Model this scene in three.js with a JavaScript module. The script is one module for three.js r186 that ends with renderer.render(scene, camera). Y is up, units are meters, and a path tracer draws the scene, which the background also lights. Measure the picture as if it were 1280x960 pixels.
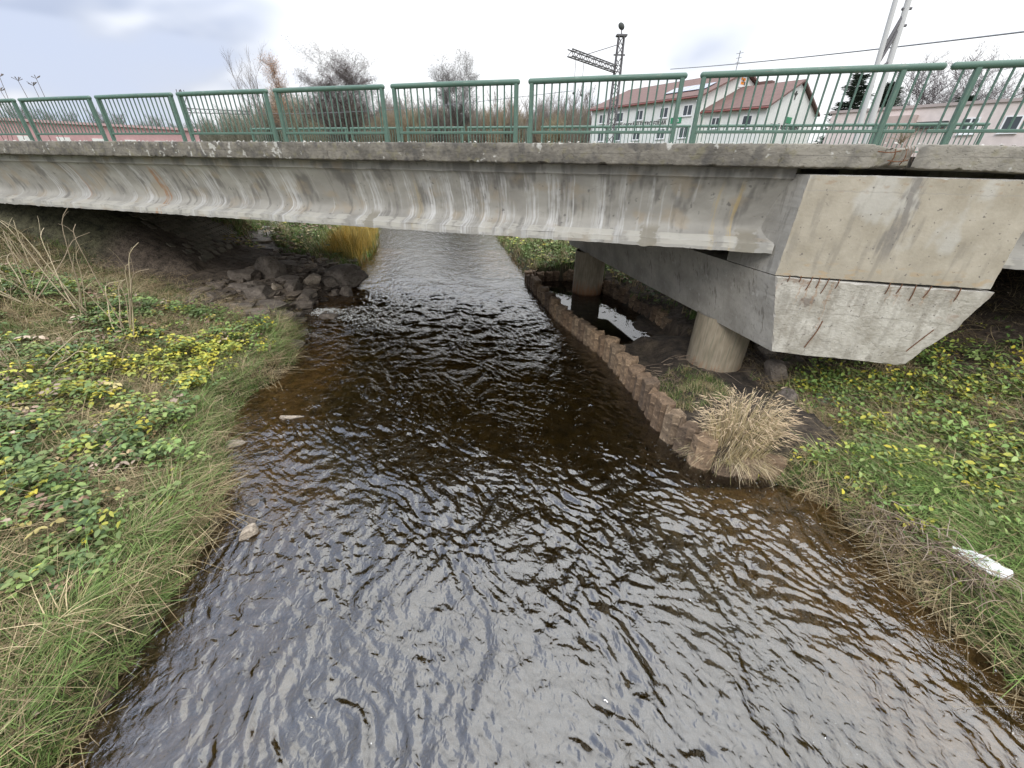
import * as THREE from 'three';
import { mergeGeometries, mergeVertices, toCreasedNormals } from 'three/addons/utils/BufferGeometryUtils.js';
import { RoundedBoxGeometry } from 'three/addons/geometries/RoundedBoxGeometry.js';
import { FontLoader } from 'three/addons/loaders/FontLoader.js';
import { TextGeometry } from 'three/addons/geometries/TextGeometry.js';
import { createNoise2D, createNoise3D } from 'simplex-noise';

// ------------------------------------------------------------------ camera, sky, sun, exposure
const scene = new THREE.Scene();
const camera = new THREE.PerspectiveCamera(88.2, 4 / 3, 0.05, 900);
camera.position.set(0, 4.85, 0);
camera.rotation.order = 'YXZ';
camera.rotation.set(THREE.MathUtils.degToRad(-29.2), 0, THREE.MathUtils.degToRad(0.95));
const renderer = new THREE.WebGLRenderer({ antialias: true });
renderer.setSize(1024, 768);
renderer.toneMapping = THREE.LinearToneMapping;
renderer.toneMappingExposure = 1.0;
renderer.shadowMap.enabled = true;

function rngOf(seed) { let s = seed >>> 0; return () => { s = (s + 0x6d2b79f5) | 0; let t = Math.imul(s ^ (s >>> 15), 1 | s); t = (t + Math.imul(t ^ (t >>> 7), 61 | t)) ^ t; return ((t ^ (t >>> 14)) >>> 0) / 4294967296; }; }
const N2 = createNoise2D(rngOf(11)), N3 = createNoise3D(rngOf(12));
const { clamp, lerp, smoothstep, degToRad } = THREE.MathUtils;
const mix3 = (a, b, t) => [lerp(a[0], b[0], t), lerp(a[1], b[1], t), lerp(a[2], b[2], t)];
function fbm(x, y, oct = 4, gain = 0.5) { let s = 0, a = 1, n = 0; for (let i = 0; i < oct; i++) { s += a * N2(x, y); n += a; a *= gain; x = x * 2.03 + 17.1; y = y * 2.03 - 9.7; } return s / n; }
function fbm3(x, y, z, oct = 4) { let s = 0, a = 1, n = 0; for (let i = 0; i < oct; i++) { s += a * N3(x, y, z); n += a; a *= 0.5; x = x * 2.03 + 7; y = y * 2.03 - 3; z = z * 2.03 + 5; } return s / n; }

const SKY = { base: 1.08, rise: 2.5 };
{
  const W = 1024, Hh = 512, data = new Float32Array(W * Hh * 4);
  for (let r = 0; r < Hh; r++) for (let c = 0; c < W; c++) {
    const el = ((r + 0.5) / Hh - 0.5) * Math.PI, az = ((c + 0.5) / W - 0.5) * 2 * Math.PI;
    const x = Math.cos(el) * Math.cos(az), y = Math.max(Math.sin(el), 0), z = Math.cos(el) * Math.sin(az);
    const k = 1 / (y + 0.28), px = x * k, pz = z * k;
    const n1 = fbm(px * 0.55 + 3.1, pz * 0.55 + 0.6, 5), n2 = fbm(px * 1.5 - 2, pz * 1.1 + 8, 4);
    // a bank of blue-grey cloud to the left of the view (north-west), thin cloud elsewhere
    const left = smoothstep(-Math.atan2(x, -z) + 0.25 * n1, 0.3, 0.75) * smoothstep(1.6 + Math.atan2(x, -z) * 0.5, 0, 0.6);
    const wisp = fbm(px * 0.7 + 11, pz * 1.9 - 4, 4); let cover = clamp(lerp(0.24, 0.14, left) + 0.62 * left + lerp(0.5, 0.12, left) * n1 + lerp(0.14, 0.06, left) * n2 - 0.4 * left * smoothstep(wisp, -0.1, 0.6), 0, 1);
    cover = smoothstep(cover, 0.12, 0.85);
    const L = SKY.base + SKY.rise * Math.pow(y, 1.4), bright = [0.985, 1.0, 1.015], grey = [0.4, 0.46, 0.6];
    const col = mix3(bright, grey, cover);
    const o = (r * W + c) * 4;
    for (let i = 0; i < 3; i++) data[o + i] = L * col[i] * (1 + 0.05 * n2);
    data[o + 3] = 1;
  }
  const t = new THREE.DataTexture(data, W, Hh, THREE.RGBAFormat, THREE.FloatType);
  t.mapping = THREE.EquirectangularReflectionMapping; t.magFilter = t.minFilter = THREE.LinearFilter; t.needsUpdate = true;
  scene.background = t; scene.environment = t;
}
const sun = new THREE.DirectionalLight(new THREE.Color(1, 0.95, 0.87), 1.35);
sun.position.set(-16, 30, 26); sun.target.position.set(0, 0, -10); sun.castShadow = true; sun.shadow.radius = 40;
sun.shadow.mapSize.set(2048, 2048);
Object.assign(sun.shadow.camera, { left: -60, right: 60, top: 60, bottom: -60, near: 1, far: 160 });
scene.add(sun, sun.target);

// ------------------------------------------------------------------ naming
const used = new Map();
function numbered(name) { const k = used.get(name) ?? 0; used.set(name, k + 1); return k ? `${name}_${String(k).padStart(3, '0')}` : name; }
function tag(o, label, category, group, kind) { o.userData.label = label; if (category) o.userData.category = category; if (group) o.userData.group = group; if (kind) o.userData.kind = kind; return o; }
function thing(name, label, category, pos = [0, 0, 0], turn = 0, group) {
  const o = new THREE.Group(); o.name = numbered(name); o.position.set(...pos); o.rotation.y = turn; scene.add(o); return tag(o, label, category, group);
}
function mesh(name, geo, mat, parent = scene) {
  const m = new THREE.Mesh(geo, mat); m.name = parent === scene ? numbered(name) : name; m.castShadow = m.receiveShadow = true; parent.add(m); return m;
}
function struct(name, geo, mat) { const m = mesh(name, geo, mat); m.userData.kind = 'structure'; return m; }
function stuff(name, geo, mat, mats, cols, label, category, parent = scene) {
  const m = new THREE.InstancedMesh(geo, mat, mats.length); m.name = parent === scene ? numbered(name) : name;
  mats.forEach((q, i) => m.setMatrixAt(i, q)); if (cols) cols.forEach((c, i) => m.setColorAt(i, c));
  m.castShadow = m.receiveShadow = true; m.userData.kind = 'stuff'; if (label) m.userData.label = label; if (category && parent === scene) m.userData.category = category; parent.add(m); return m;
}

// ------------------------------------------------------------------ textures
function perNoise(seed, per) {           // periodic gradient noise on a per x per lattice
  const r = rngOf(seed), g = Array.from({ length: per * per }, () => { const a = r() * 6.2832; return [Math.cos(a), Math.sin(a)]; });
  return (u, v) => {
    const x = u * per, y = v * per, ix = Math.floor(x), iy = Math.floor(y), fx = x - ix, fy = y - iy;
    const at = (i, j) => g[(((iy + j) % per + per) % per) * per + (((ix + i) % per + per) % per)];
    const d = (i, j) => { const q = at(i, j); return q[0] * (fx - i) + q[1] * (fy - j); };
    const sx = fx * fx * fx * (fx * (fx * 6 - 15) + 10), sy = fy * fy * fy * (fy * (fy * 6 - 15) + 10);
    return 1.5 * lerp(lerp(d(0, 0), d(1, 0), sx), lerp(d(0, 1), d(1, 1), sx), sy);
  };
}
function perFbm(seed, per, oct) { const ns = []; for (let i = 0; i < oct; i++) ns.push(perNoise(seed + i * 7, per << i)); return (u, v) => { let s = 0, a = 1, n = 0; for (const f of ns) { s += a * f(u, v); n += a; a *= 0.55; } return s / n * 1.6; }; }
const enc = (x) => { x = clamp(x, 0, 1); return Math.round(255 * (x <= 0.0031308 ? 12.92 * x : 1.055 * Math.pow(x, 1 / 2.4) - 0.055)); };
function tex(w, h, fn, { color = true, wrap = THREE.RepeatWrapping } = {}) {
  const d = new Uint8Array(w * h * 4);
  for (let y = 0; y < h; y++) for (let x = 0; x < w; x++) {
    const c = fn((x + 0.5) / w, (y + 0.5) / h), o = (y * w + x) * 4;
    if (color) { d[o] = enc(c[0]); d[o + 1] = enc(c[1]); d[o + 2] = enc(c[2]); } else { d[o] = d[o + 1] = d[o + 2] = Math.round(255 * clamp(c, 0, 1)); }
    d[o + 3] = 255;
  }
  const t = new THREE.DataTexture(d, w, h, THREE.RGBAFormat); if (color) t.colorSpace = THREE.SRGBColorSpace;
  t.wrapS = t.wrapT = wrap; t.magFilter = THREE.LinearFilter; t.minFilter = THREE.LinearMipmapLinearFilter; t.generateMipmaps = true; t.needsUpdate = true; return t;
}
const rep = (t, x, y) => { const c = t.clone(); c.repeat.set(x, y); c.needsUpdate = true; return c; };
const std = (o) => new THREE.MeshStandardMaterial({ roughness: 0.9, metalness: 0, ...o });
const rgb = (r, g, b) => new THREE.Color().setRGB(r, g, b);

const f1 = perFbm(101, 4, 7), f2 = perFbm(202, 8, 6), f3 = perFbm(303, 24, 4), f4 = perFbm(404, 3, 4);
const roughBump = tex(1024, 1024, (u, v) => 0.5 + 0.28 * f2(u, v) + 0.22 * f3(u, v) - 0.5 * smoothstep(f3(v, u), 0.42, 0.6), { color: false });
const softBump = tex(512, 512, (u, v) => 0.5 + 0.3 * f1(u, v) + 0.15 * f3(u, v), { color: false });

// old dark weathered concrete of the edge beam: u along s -22..8, v over y 4.8..5.2
const edgeMap = tex(2048, 96, (u, v) => {
  const s = lerp(-22, 8, u), y = v * 0.4, n = fbm(s * 0.8, y * 2, 5), f = fbm(s * 7, y * 9, 4), w = fbm(s * 3, y * 3.5 + 4, 4);
  let c = mix3([0.105, 0.095, 0.08], [0.225, 0.205, 0.17], clamp(0.5 + 0.8 * n + 0.45 * f, 0, 1));
  c = mix3(c, [0.33, 0.305, 0.255], 0.7 * smoothstep(s + n, 1.2, 3.2));
  c = mix3(c, [0.075, 0.07, 0.065], 0.75 * smoothstep(fbm(s * 2.2, y * 1.4, 4) + 0.35 * f, 0.1, 0.6) * (1 - 0.6 * smoothstep(s, 1, 3)));
  c = mix3(c, [0.2, 0.18, 0.1], 0.4 * smoothstep(w, 0.2, 0.55));
  c = mix3(c, [0.5, 0.49, 0.45], 0.8 * smoothstep(fbm(s * 2.4 + 50, y * 1.3, 4) + 0.3 * f + 0.25 * Math.exp(-(((s + 9.6) / 1.6) ** 2)), 0.5, 0.68));
  c = mix3(c, [0.06, 0.055, 0.05], 0.75 * smoothstep(1 - Math.abs(y - 0.215 - 0.006 * n) / 0.006, 0, 1) * smoothstep(fbm(s * 0.6, 3, 3), -0.4, 0));
  for (const q of [-8.1, -6.85, -4.9, -1.6, 2.0]) c = mix3(c, [0.05, 0.045, 0.04], 0.7 * smoothstep(1 - Math.abs(s - q - 0.04 * fbm(y * 9, q, 3)) / 0.018, 0, 1) * smoothstep(0.24 - y, 0, 0.03));
  return c;
}, { wrap: THREE.MirroredRepeatWrapping });
const M = {};
M.edge = std({ map: edgeMap, bumpMap: rep(roughBump, 20, 0.4), bumpScale: 0.012, roughness: 0.95 });
const greyMap = tex(1024, 1024, (u, v) => {
  let c = mix3([0.27, 0.255, 0.225], [0.38, 0.36, 0.32], clamp(0.5 + 0.7 * f1(u, v) + 0.15 * f3(u, v), 0, 1));
  c = mix3(c, [0.17, 0.16, 0.14], 0.55 * smoothstep(f2(u * 2, v * 0.25) + 0.5 * f3(u, v * 0.3) + 0.4 * f1(u, v), 0.2, 0.85));
  c = mix3(c, [0.46, 0.44, 0.4], 0.4 * smoothstep(f2(v * 0.3 + 0.1, u * 2) * 0.3 + f3(u * 2, v * 0.3), 0.35, 0.8)); return c;
});
M.grey = std({ map: rep(greyMap, 0.4, 0.4), bumpMap: rep(roughBump, 0.6, 0.6), bumpScale: 0.006 });
const capMap = tex(1024, 1024, (u, v) => {
  let c = mix3([0.32, 0.3, 0.262], [0.47, 0.445, 0.395], clamp(0.5 + 0.8 * f1(u, v) + 0.2 * f3(u, v), 0, 1));
  c = mix3(c, [0.17, 0.155, 0.13], 0.7 * smoothstep(f2(u * 2, v * 0.5) * 0.7 + f3(u * 2, v * 0.5) * 0.6, 0.3, 0.7));
  return mix3(c, [0.58, 0.56, 0.52], 0.5 * smoothstep(f3(u, v * 0.5) * 0.7 + f2(v, u) * 0.4, 0.35, 0.6));
});
M.cap = std({ map: rep(capMap, 0.4, 0.4), bumpMap: rep(roughBump, 0.6, 0.6), bumpScale: 0.008 });
M.deck = std({ map: rep(greyMap, 0.3, 0.3), color: rgb(0.75, 0.73, 0.7), bumpMap: rep(softBump, 0.7, 0.7), bumpScale: 0.006 });

// the girder web: run-off streaks of lime, rust and dark tone, u along 26 m of beam, v up the profile
const streaks = (() => {
  const r = rngOf(77), list = [];
  const put = (s, w, kind, v0, v1, a) => { if (kind === 0 && w > 0.07) { list.push({ s, w: w * 1.3, kind, v0, v1, a: a * 0.62 }); for (let i = 0; i < 5; i++) list.push({ s: s + (r() - 0.5) * 1.7 * w, w: 0.015 + 0.2 * w * r(), kind, v0: v0 + 0.25 * r() * r(), v1: v1 - 0.3 * r() * r(), a: a * (0.5 + 0.5 * r()) }); } else list.push({ s, w, kind, v0, v1, a }); };
  for (const [s, w, a] of [[-2.95, 0.16, 0.75], [-3.35, 0.12, 0.9], [-3.75, 0.2, 0.95], [-4.25, 0.16, 0.9], [-4.75, 0.22, 0.8], [-5.2, 0.1, 0.6], [-2.35, 0.12, 0.7], [-1.85, 0.16, 0.85], [-1.5, 0.1, 0.6], [-0.9, 0.14, 0.55], [-0.45, 0.1, 0.5], [0.1, 0.08, 0.4], [-6.1, 0.16, 0.85], [-6.5, 0.1, 0.5], [-8.5, 0.24, 0.95], [-9.0, 0.12, 0.55], [-10.2, 0.12, 0.4], [-11.2, 0.3, 0.7], [-11.7, 0.14, 0.6], [-12.6, 0.2, 0.5], [-13.6, 0.3, 0.65], [-14.4, 0.15, 0.5], [-16.4, 0.3, 0.7], [-17.5, 0.2, 0.5]]) put(s, w, 0, 0.1, 0.97, a);
  for (const [s, w, a, k] of [[-13.05, 0.13, 1, 2], [-12.9, 0.06, 0.9, 2], [-16.2, 0.1, 0.5, 2], [1.62, 0.07, 0.55, 3], [1.3, 0.09, 0.35, 3], [-5.0, 0.12, 0.3, 3], [-12.2, 0.07, 0.9, 1], [-11.95, 0.05, 0.8, 1], [-13.4, 0.06, 0.8, 1], [-9.4, 0.06, 0.7, 1], [-8.2, 0.1, 0.6, 1], [-6.9, 0.08, 0.7, 1], [-5.6, 0.08, 0.6, 1], [-3.05, 0.05, 0.7, 1]]) put(s, w, k, 0.15, 0.98, a);
  for (let i = 0; i < 120; i++) { const s = -20 + r() * 21.5, k = r() < 0.35 ? 1 : 0, v0 = r() * 0.6; put(s, 0.012 + 0.035 * r(), k, v0, Math.min(0.97, v0 + 0.15 + 0.5 * r()), (k ? 0.2 : 0.15) + 0.3 * r()); }
  return list;
})();
const GX0 = -24, GX1 = 2.4;
const girderMap = tex(2048, 512, (u, v) => {
  const s = lerp(GX0, GX1, u), y = v * 1.6;
  let c = mix3([0.255, 0.243, 0.217], [0.37, 0.355, 0.318], clamp(0.5 + 0.8 * fbm(s * 0.7, y * 1.2, 5), 0, 1));
  c = mix3(c, [0.14, 0.132, 0.12], 0.75 * smoothstep(fbm(s * 0.9 + 9, y * 0.8, 5) + 0.4 * fbm(s * 5, y * 1.2, 3) + 0.7 * (v - 0.6), 0.05, 0.6)); c = mix3(c, [0.33, 0.27, 0.19], 0.5 * smoothstep(fbm(s * 0.8 + 70, y * 1.1, 4), 0.1, 0.55));  // mottled dark tone, denser towards the top of the profile
  const wob = 0.05 * fbm(s * 2, y * 1.4 + 4, 3), fine = fbm(s * 18, y * 1.3, 4), mott = fbm(s * 3, y * 5, 3);
  for (const k of streaks) {
    const d = (s + wob * (0.4 + k.w) - k.s) / k.w; if (Math.abs(d) > 1.3) continue;
    let m = smoothstep(1 - Math.abs(d) + 0.9 * fine + 0.25 * mott, 0.25, 1.15) * k.a * 0.85 * smoothstep(v, 1 - k.v1 - 0.12, 1 - k.v1 + 0.1) * (1 - smoothstep(v, 1 - k.v0 - 0.1, 1 - k.v0 + 0.05));
    c = mix3(c, [[0.56, 0.555, 0.545], [0.13, 0.12, 0.11], [0.3, 0.14, 0.05], [0.5, 0.36, 0.13]][k.kind], clamp(m, 0, 0.92));
  }
  c = mix3(c, [0.1, 0.095, 0.09], 0.7 * smoothstep(fbm(s * 3 + 40, y * 3, 4) + 0.3 * fbm(s * 12, y * 6, 3), 0.55, 0.75));
  if (v < 0.26 && v > 0.06) { const e = fbm(s * 1.7, 8, 4); c = mix3(c, [0.46, 0.44, 0.385], 0.75 * smoothstep(e + 0.4 * fbm(s * 5, y * 9, 3), -0.35, 0.2)); }   // pale, flaking fascia of the bottom flange
  for (const [a, w] of [[-6.2, 0.16], [0.15, 0.2], [1.92, 0.22]]) c = mix3(c, [0.23, 0.21, 0.165], 0.85 * smoothstep(1 - Math.abs(s - a) / w + 0.5 * fbm(s * 6, y * 6, 3), 0.15, 0.4) * (1 - smoothstep(v, 0.3, 0.42)));
  return c;
}, { wrap: THREE.ClampToEdgeWrapping });
const girderBump = tex(2048, 512, (u, v) => 0.5 + 0.25 * fbm(u * 60, v * 4, 5) + 0.15 * fbm(u * 300, v * 16, 3) - 0.5 * smoothstep(fbm(u * 90 + 5, v * 6, 3), 0.62, 0.72), { color: false, wrap: THREE.ClampToEdgeWrapping });
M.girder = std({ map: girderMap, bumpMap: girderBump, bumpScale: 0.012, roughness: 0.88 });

// pier block and the end of the pier cap: u over s 2.3..5.8, v over y 1.5..4.8
const pierMap = tex(1024, 1024, (u, v) => {
  const s = lerp(2.3, 5.8, u), y = lerp(1.5, 4.8, v);
  const n = fbm(s * 1.1, y * 1.1, 6), f = fbm(s * 7, y * 7, 4);
  let c;
  if (y > 3.1) {
    c = mix3([0.32, 0.282, 0.215], [0.44, 0.395, 0.315], clamp(0.5 + 0.8 * n + 0.12 * f, 0, 1));
    c = mix3(c, [0.5, 0.49, 0.45], 0.55 * smoothstep(fbm(s * 0.9 + 5, y * 0.6, 4), 0.15, 0.5));
    const d = Math.abs(s - 4.0 + 0.12 * fbm(1, y * 1.5, 3)) / (0.13 + 0.07 * (4.7 - y)); c = mix3(c, [0.19, 0.175, 0.155], 0.8 * smoothstep(1.1 - d + 0.7 * fbm(s * 9, y * 1.6, 4), 0.2, 0.9) * smoothstep(y, 3.3, 3.75));
    c = mix3(c, [0.3, 0.2, 0.12], 0.45 * smoothstep(fbm(s * 3, y * 6, 4), 0.25, 0.6) * smoothstep(y, 4.35, 4.65));
    c = mix3(c, [0.42, 0.3, 0.17], 0.6 * smoothstep(fbm(s * 2.3, y * 5, 4), 0.15, 0.5) * (1 - smoothstep(y, 3.2, 3.5)));
    c = mix3(c, [0.3, 0.28, 0.24], 0.6 * smoothstep(1 - Math.abs(y - 4.52 - 0.02 * f) / 0.012, 0, 1));
  } else {
    c = mix3([0.31, 0.285, 0.235], [0.5, 0.475, 0.415], clamp(0.5 + 0.9 * n + 0.45 * f, 0, 1)); c = mix3(c, [0.25, 0.225, 0.185], 0.6 * smoothstep(fbm(s * 4 + 9, y * 0.9, 4) + 0.3 * f, 0.15, 0.6));
    c = mix3(c, [0.27, 0.2, 0.15], 0.75 * smoothstep(fbm(s * 1.2 + 3, y * 1.6, 4) + 0.35 * f, 0.25, 0.6) * smoothstep(y, 2.4, 2.75));
    c = mix3(c, [0.2, 0.17, 0.14], 0.9 * smoothstep(1 - Math.hypot((s - 3.15) / 0.16, (y - 2.68) / 0.14) + 0.5 * f, 0.2, 0.6));
    for (const [a, w, t] of [[2.95, 0.03, 0.5], [3.07, 0.03, 0.45], [3.22, 0.035, 0.6], [3.42, 0.03, 0.5], [4.3, 0.03, 0.3], [4.42, 0.035, 0.35], [4.62, 0.03, 0.3], [4.82, 0.03, 0.3], [5.2, 0.03, 0.25], [3.45, 0.018, 1.3]]) c = mix3(c, [0.3, 0.17, 0.09], 0.5 * smoothstep(1 - Math.abs(s - a + 0.05 * f) / (w * 0.75) + 0.5 * f, 0, 0.9) * smoothstep(y, 3.1 - t - 0.1, 3.1 - t * 0.5));
    c = mix3(c, [0.28, 0.255, 0.215], 0.7 * smoothstep(1 - Math.abs(y - 2.5 - 0.03 * n) / 0.015, 0, 1));
  }
  c = mix3(c, [0.22, 0.2, 0.165], 0.45 * smoothstep(fbm(s * 2.6 + 31, y * 0.5, 5), 0.12, 0.55)); c = mix3(c, [0.1, 0.09, 0.08], 0.75 * smoothstep(f, 0.52, 0.68)); return c;
}, { wrap: THREE.ClampToEdgeWrapping });
const pierBump = tex(1024, 1024, (u, v) => {
  const s = lerp(2.3, 5.8, u), y = lerp(1.5, 4.8, v), low = y < 3.1 ? 1 : 0.4;
  return 0.5 + low * 0.3 * fbm(s * 3, y * 3.5, 5) + low * 0.12 * fbm(s * 14, y * 14, 3) - 0.35 * smoothstep(1 - Math.abs(s - 3.42 - 0.05 * fbm(2, y * 3, 3)) / 0.008, 0, 1) * (y < 2.4 ? 1 : 0) + (y < 3.1 ? -0.15 * smoothstep(fbm(s * 2, y * 3, 3), 0.1, 0.2) : 0);
}, { color: false, wrap: THREE.ClampToEdgeWrapping });
M.pier = std({ map: pierMap, bumpMap: pierBump, bumpScale: 0.022, roughness: 0.92 });

// column shell: u round, v height 0..2.7 m from the mud
const columnMap = tex(1024, 512, (u, v) => {
  const y = v * 2.7 - 0.6, a = u * 18, f = fbm(a * 3, y * 0.7, 4), n = fbm(a, y * 1.4, 4);
  let c = mix3([0.27, 0.225, 0.16], [0.36, 0.305, 0.225], clamp(0.5 + n, 0, 1));
  c = mix3(c, [0.2, 0.19, 0.13], 0.6 * smoothstep(f, 0.0, 0.5) * smoothstep(y, 0.4, 1.2));
  c = mix3(c, [0.33, 0.165, 0.08], 0.9 * smoothstep(0.95 - y + 0.45 * f + 0.3 * n, 0.1, 0.6));
  c = mix3(c, [0.13, 0.1, 0.07], 0.85 * smoothstep(0.12 - y + 0.08 * n, 0, 0.12));
  c = mix3(c, [0.48, 0.44, 0.36], 0.4 * smoothstep(fbm(a * 5 + 30, y * 0.5, 3), 0.35, 0.6)); return c;
});
M.column = std({ map: columnMap, bumpMap: rep(softBump, 4, 2), bumpScale: 0.006 });

M.green = std({ color: 0xffffff, map: tex(256, 256, (u, v) => { let c = mix3([0.066, 0.125, 0.094], [0.09, 0.165, 0.126], clamp(0.5 + 0.6 * f1(u, v), 0, 1)); c = mix3(c, [0.15, 0.11, 0.07], 0.85 * smoothstep(f3(u, v) + 0.4 * f2(v, u), 0.55, 0.75)); return mix3(c, [0.3, 0.36, 0.3], 0.45 * smoothstep(f2(u, v), 0.35, 0.7)); }), roughness: 0.5 });
M.rust = std({ color: rgb(0.17, 0.075, 0.035), roughness: 1, bumpMap: rep(roughBump, 3, 3), bumpScale: 0.004 });
const pileMap = tex(512, 512, (u, v) => { let c = mix3([0.115, 0.083, 0.058], [0.22, 0.165, 0.115], clamp(0.5 + 0.8 * f1(u, v) + 0.2 * f3(u, v), 0, 1)); c = mix3(c, [0.4, 0.31, 0.22], 0.6 * smoothstep(f2(u, v) + 0.3 * f3(u, v), 0.25, 0.6)); return mix3(c, [0.05, 0.04, 0.03], 0.75 * smoothstep(f2(v + 0.4, u), 0.25, 0.6)); });
M.pile = std({ map: rep(pileMap, 1.2, 1.2), bumpMap: rep(roughBump, 2, 2), bumpScale: 0.012, roughness: 0.95 });
const rockMap = tex(512, 512, (u, v) => { let c = mix3([0.1, 0.082, 0.067], [0.24, 0.203, 0.168], clamp(0.5 + 0.8 * f1(u, v) + 0.3 * f3(u, v), 0, 1)); return mix3(c, [0.05, 0.045, 0.035], 0.6 * smoothstep(f2(u, v), 0.2, 0.6)); });
M.rock = std({ map: rockMap, bumpMap: roughBump, bumpScale: 0.02 });
M.paleRock = std({ map: rockMap, color: rgb(2.1, 2.1, 2.0), bumpMap: roughBump, bumpScale: 0.015 });

// ------------------------------------------------------------------ frames of reference
const TH = degToRad(-16.7), BO = new THREE.Vector3(2.42, 0, -8.08);   // the bridge: s along it, y up, q towards the viewer (q = 0 is the face of the edge beam)
const DV = new THREE.Vector3(Math.cos(16.7 * Math.PI / 180), 0, Math.sin(16.7 * Math.PI / 180)), NV = new THREE.Vector3(-DV.z, 0, DV.x);
const bw = (s, y, q) => new THREE.Vector3(BO.x + s * DV.x + q * NV.x, y, BO.z + s * DV.z + q * NV.z);
const toS = (x, z) => [(x - BO.x) * DV.x + (z - BO.z) * DV.z, (x - BO.x) * NV.x + (z - BO.z) * NV.z];
function pl(pts, z) { if (z >= pts[0][0]) return pts[0][1]; for (let i = 1; i < pts.length; i++) if (z >= pts[i][0]) { const [a, b] = [pts[i - 1], pts[i]]; return lerp(a[1], b[1], (z - a[0]) / (b[0] - a[0])); } return pts.at(-1)[1]; }
const LP = [[14, -4.2], [0, -3.9], [-1.4, -4.0], [-2.6, -4.15], [-3.7, -4.35], [-4.2, -4.4], [-5.1, -4.85], [-6, -5.5], [-7, -6.0], [-8, -6.1], [-9.1, -5.9], [-10.9, -6.45], [-13, -7.6], [-14.2, -7.8], [-15.8, -7.5], [-17.5, -7.1], [-19, -7.9], [-21.5, -8.3], [-25, -8.6], [-29, -9.7], [-34.6, -11.4], [-45, -16], [-60, -26], [-90, -56]];
const RP = [[14, 6.8], [0, 5.95], [-2.2, 5.55], [-3, 5.35], [-3.9, 5.35], [-4.6, 5.3], [-5.1, 5.0], [-5.45, 4.6], [-5.6, 3.55], [-5.75, 3.35], [-6.6, 3.15], [-8.25, 3.02], [-10.35, 2.7], [-13.3, 1.62], [-18.3, 0.65], [-19.2, 0.6], [-21, 0.5], [-24, -0.1], [-32.3, -1.4], [-45, -6], [-60, -16], [-90, -46]];
const BP = [[-5.6, 6.0], [-10, 5.6], [-12.4, 5.15], [-14, 4.85], [-15.6, 4.5], [-17.6, 3.9], [-19.1, 2.6], [-19.2, 0.6]];
const Lx = (z) => pl(LP, z) + 0.07 * N2(z * 1.7, 3) + 0.05 * N2(z * 4.1, 8);
const Rx = (z) => pl(RP, z) + (z > -5.4 ? 0.07 * N2(z * 1.9, 13) + 0.05 * N2(z * 4.3, 18) : 0);
function height(x, z) {
  const l = Lx(z), r = Rx(z), rough = 0.06 * fbm(x * 0.9, z * 0.9, 3) + 0.03 * N2(x * 3, z * 3);
  const [s, q] = toS(x, z), inCor = Math.max(0, q - (-3.0), -9.3 - q), foot = -14.6 + 0.568 * clamp(q, -10, 0);
  let h;
  if (x < l) {
    const d = l - x;
    h = 0.26 * smoothstep(d, 0, 0.3) + lerp(0.245, 0.16, smoothstep(-z, 9.5, 13)) * d + rough * smoothstep(d, 0.1, 0.8);
    h = Math.min(h, lerp(2.9, 2.25, smoothstep(q, -2, 0) * (1 - smoothstep(q, 3, 8))) + 0.3 * rough);
    const emb = Math.min(4.5, 1.25 + 0.5 * (foot - s)) - 0.9 * inCor * inCor / (inCor + 0.9);
    if (s < foot) h = Math.max(h, emb);
  } else if (x > r) {
    const d = x - r;
    const bank = () => { const e = x - Math.max(r, 5); return 0.16 * smoothstep(e, 0, 0.25) + 0.36 * e + rough * smoothstep(e, 0.1, 0.8); };
    const yard = () => {
      const b = pl(BP, z); if (x >= b) return Math.min(3.6, lerp(0.35, 0.42, smoothstep(-z, 6, 10)) + lerp(0.34, 0.2, smoothstep(-z, 12, 15)) * (x - b) + rough);
      return -0.32 + 0.36 * smoothstep(z + 0.4 * N2(x * 1.2, 2), -12.3, -10.8) + 0.36 * smoothstep(x + 0.35 * N2(z * 0.8, 4), lerp(3.7, 3.6, smoothstep(z, -16, -12)), lerp(4.9, 4.5, smoothstep(z, -16, -12))) + 0.28 * smoothstep(z, -8.6, -6) + 0.5 * rough;
    };
    if (z > -19.2) h = z > -4.8 ? bank() : z < -6.8 || x < 5 ? (z < -5.6 ? yard() : bank()) : lerp(bank(), yard(), smoothstep(-z, 4.8, 6.8));
    else h = 0.3 * smoothstep(d, 0, 0.3) + 0.17 * d + rough * smoothstep(d, 0.1, 0.8);
    h = Math.min(h, s > 12 && inCor === 0 ? 4.4 : 3.2 + 0.3 * rough);
  } else {
    const dl = x - l, dr = r - x, right = z > -5.3 ? dr : z > -19.2 ? dr + 3 : dr;
    h = -0.03 - 0.14 * smoothstep(dl, 0, 0.5) - 0.55 * smoothstep(dl, 0.6, 3.4);
    const hr = -0.03 - 0.17 * smoothstep(right, 0, 0.6) - 0.55 * smoothstep(right, 0.9, 4.2);
    h = Math.max(h, hr) + 0.05 * fbm(x * 1.2, z * 1.2, 3) * smoothstep(Math.min(dl, dr), 0, 0.5);
  }
  return h;
}

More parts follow.
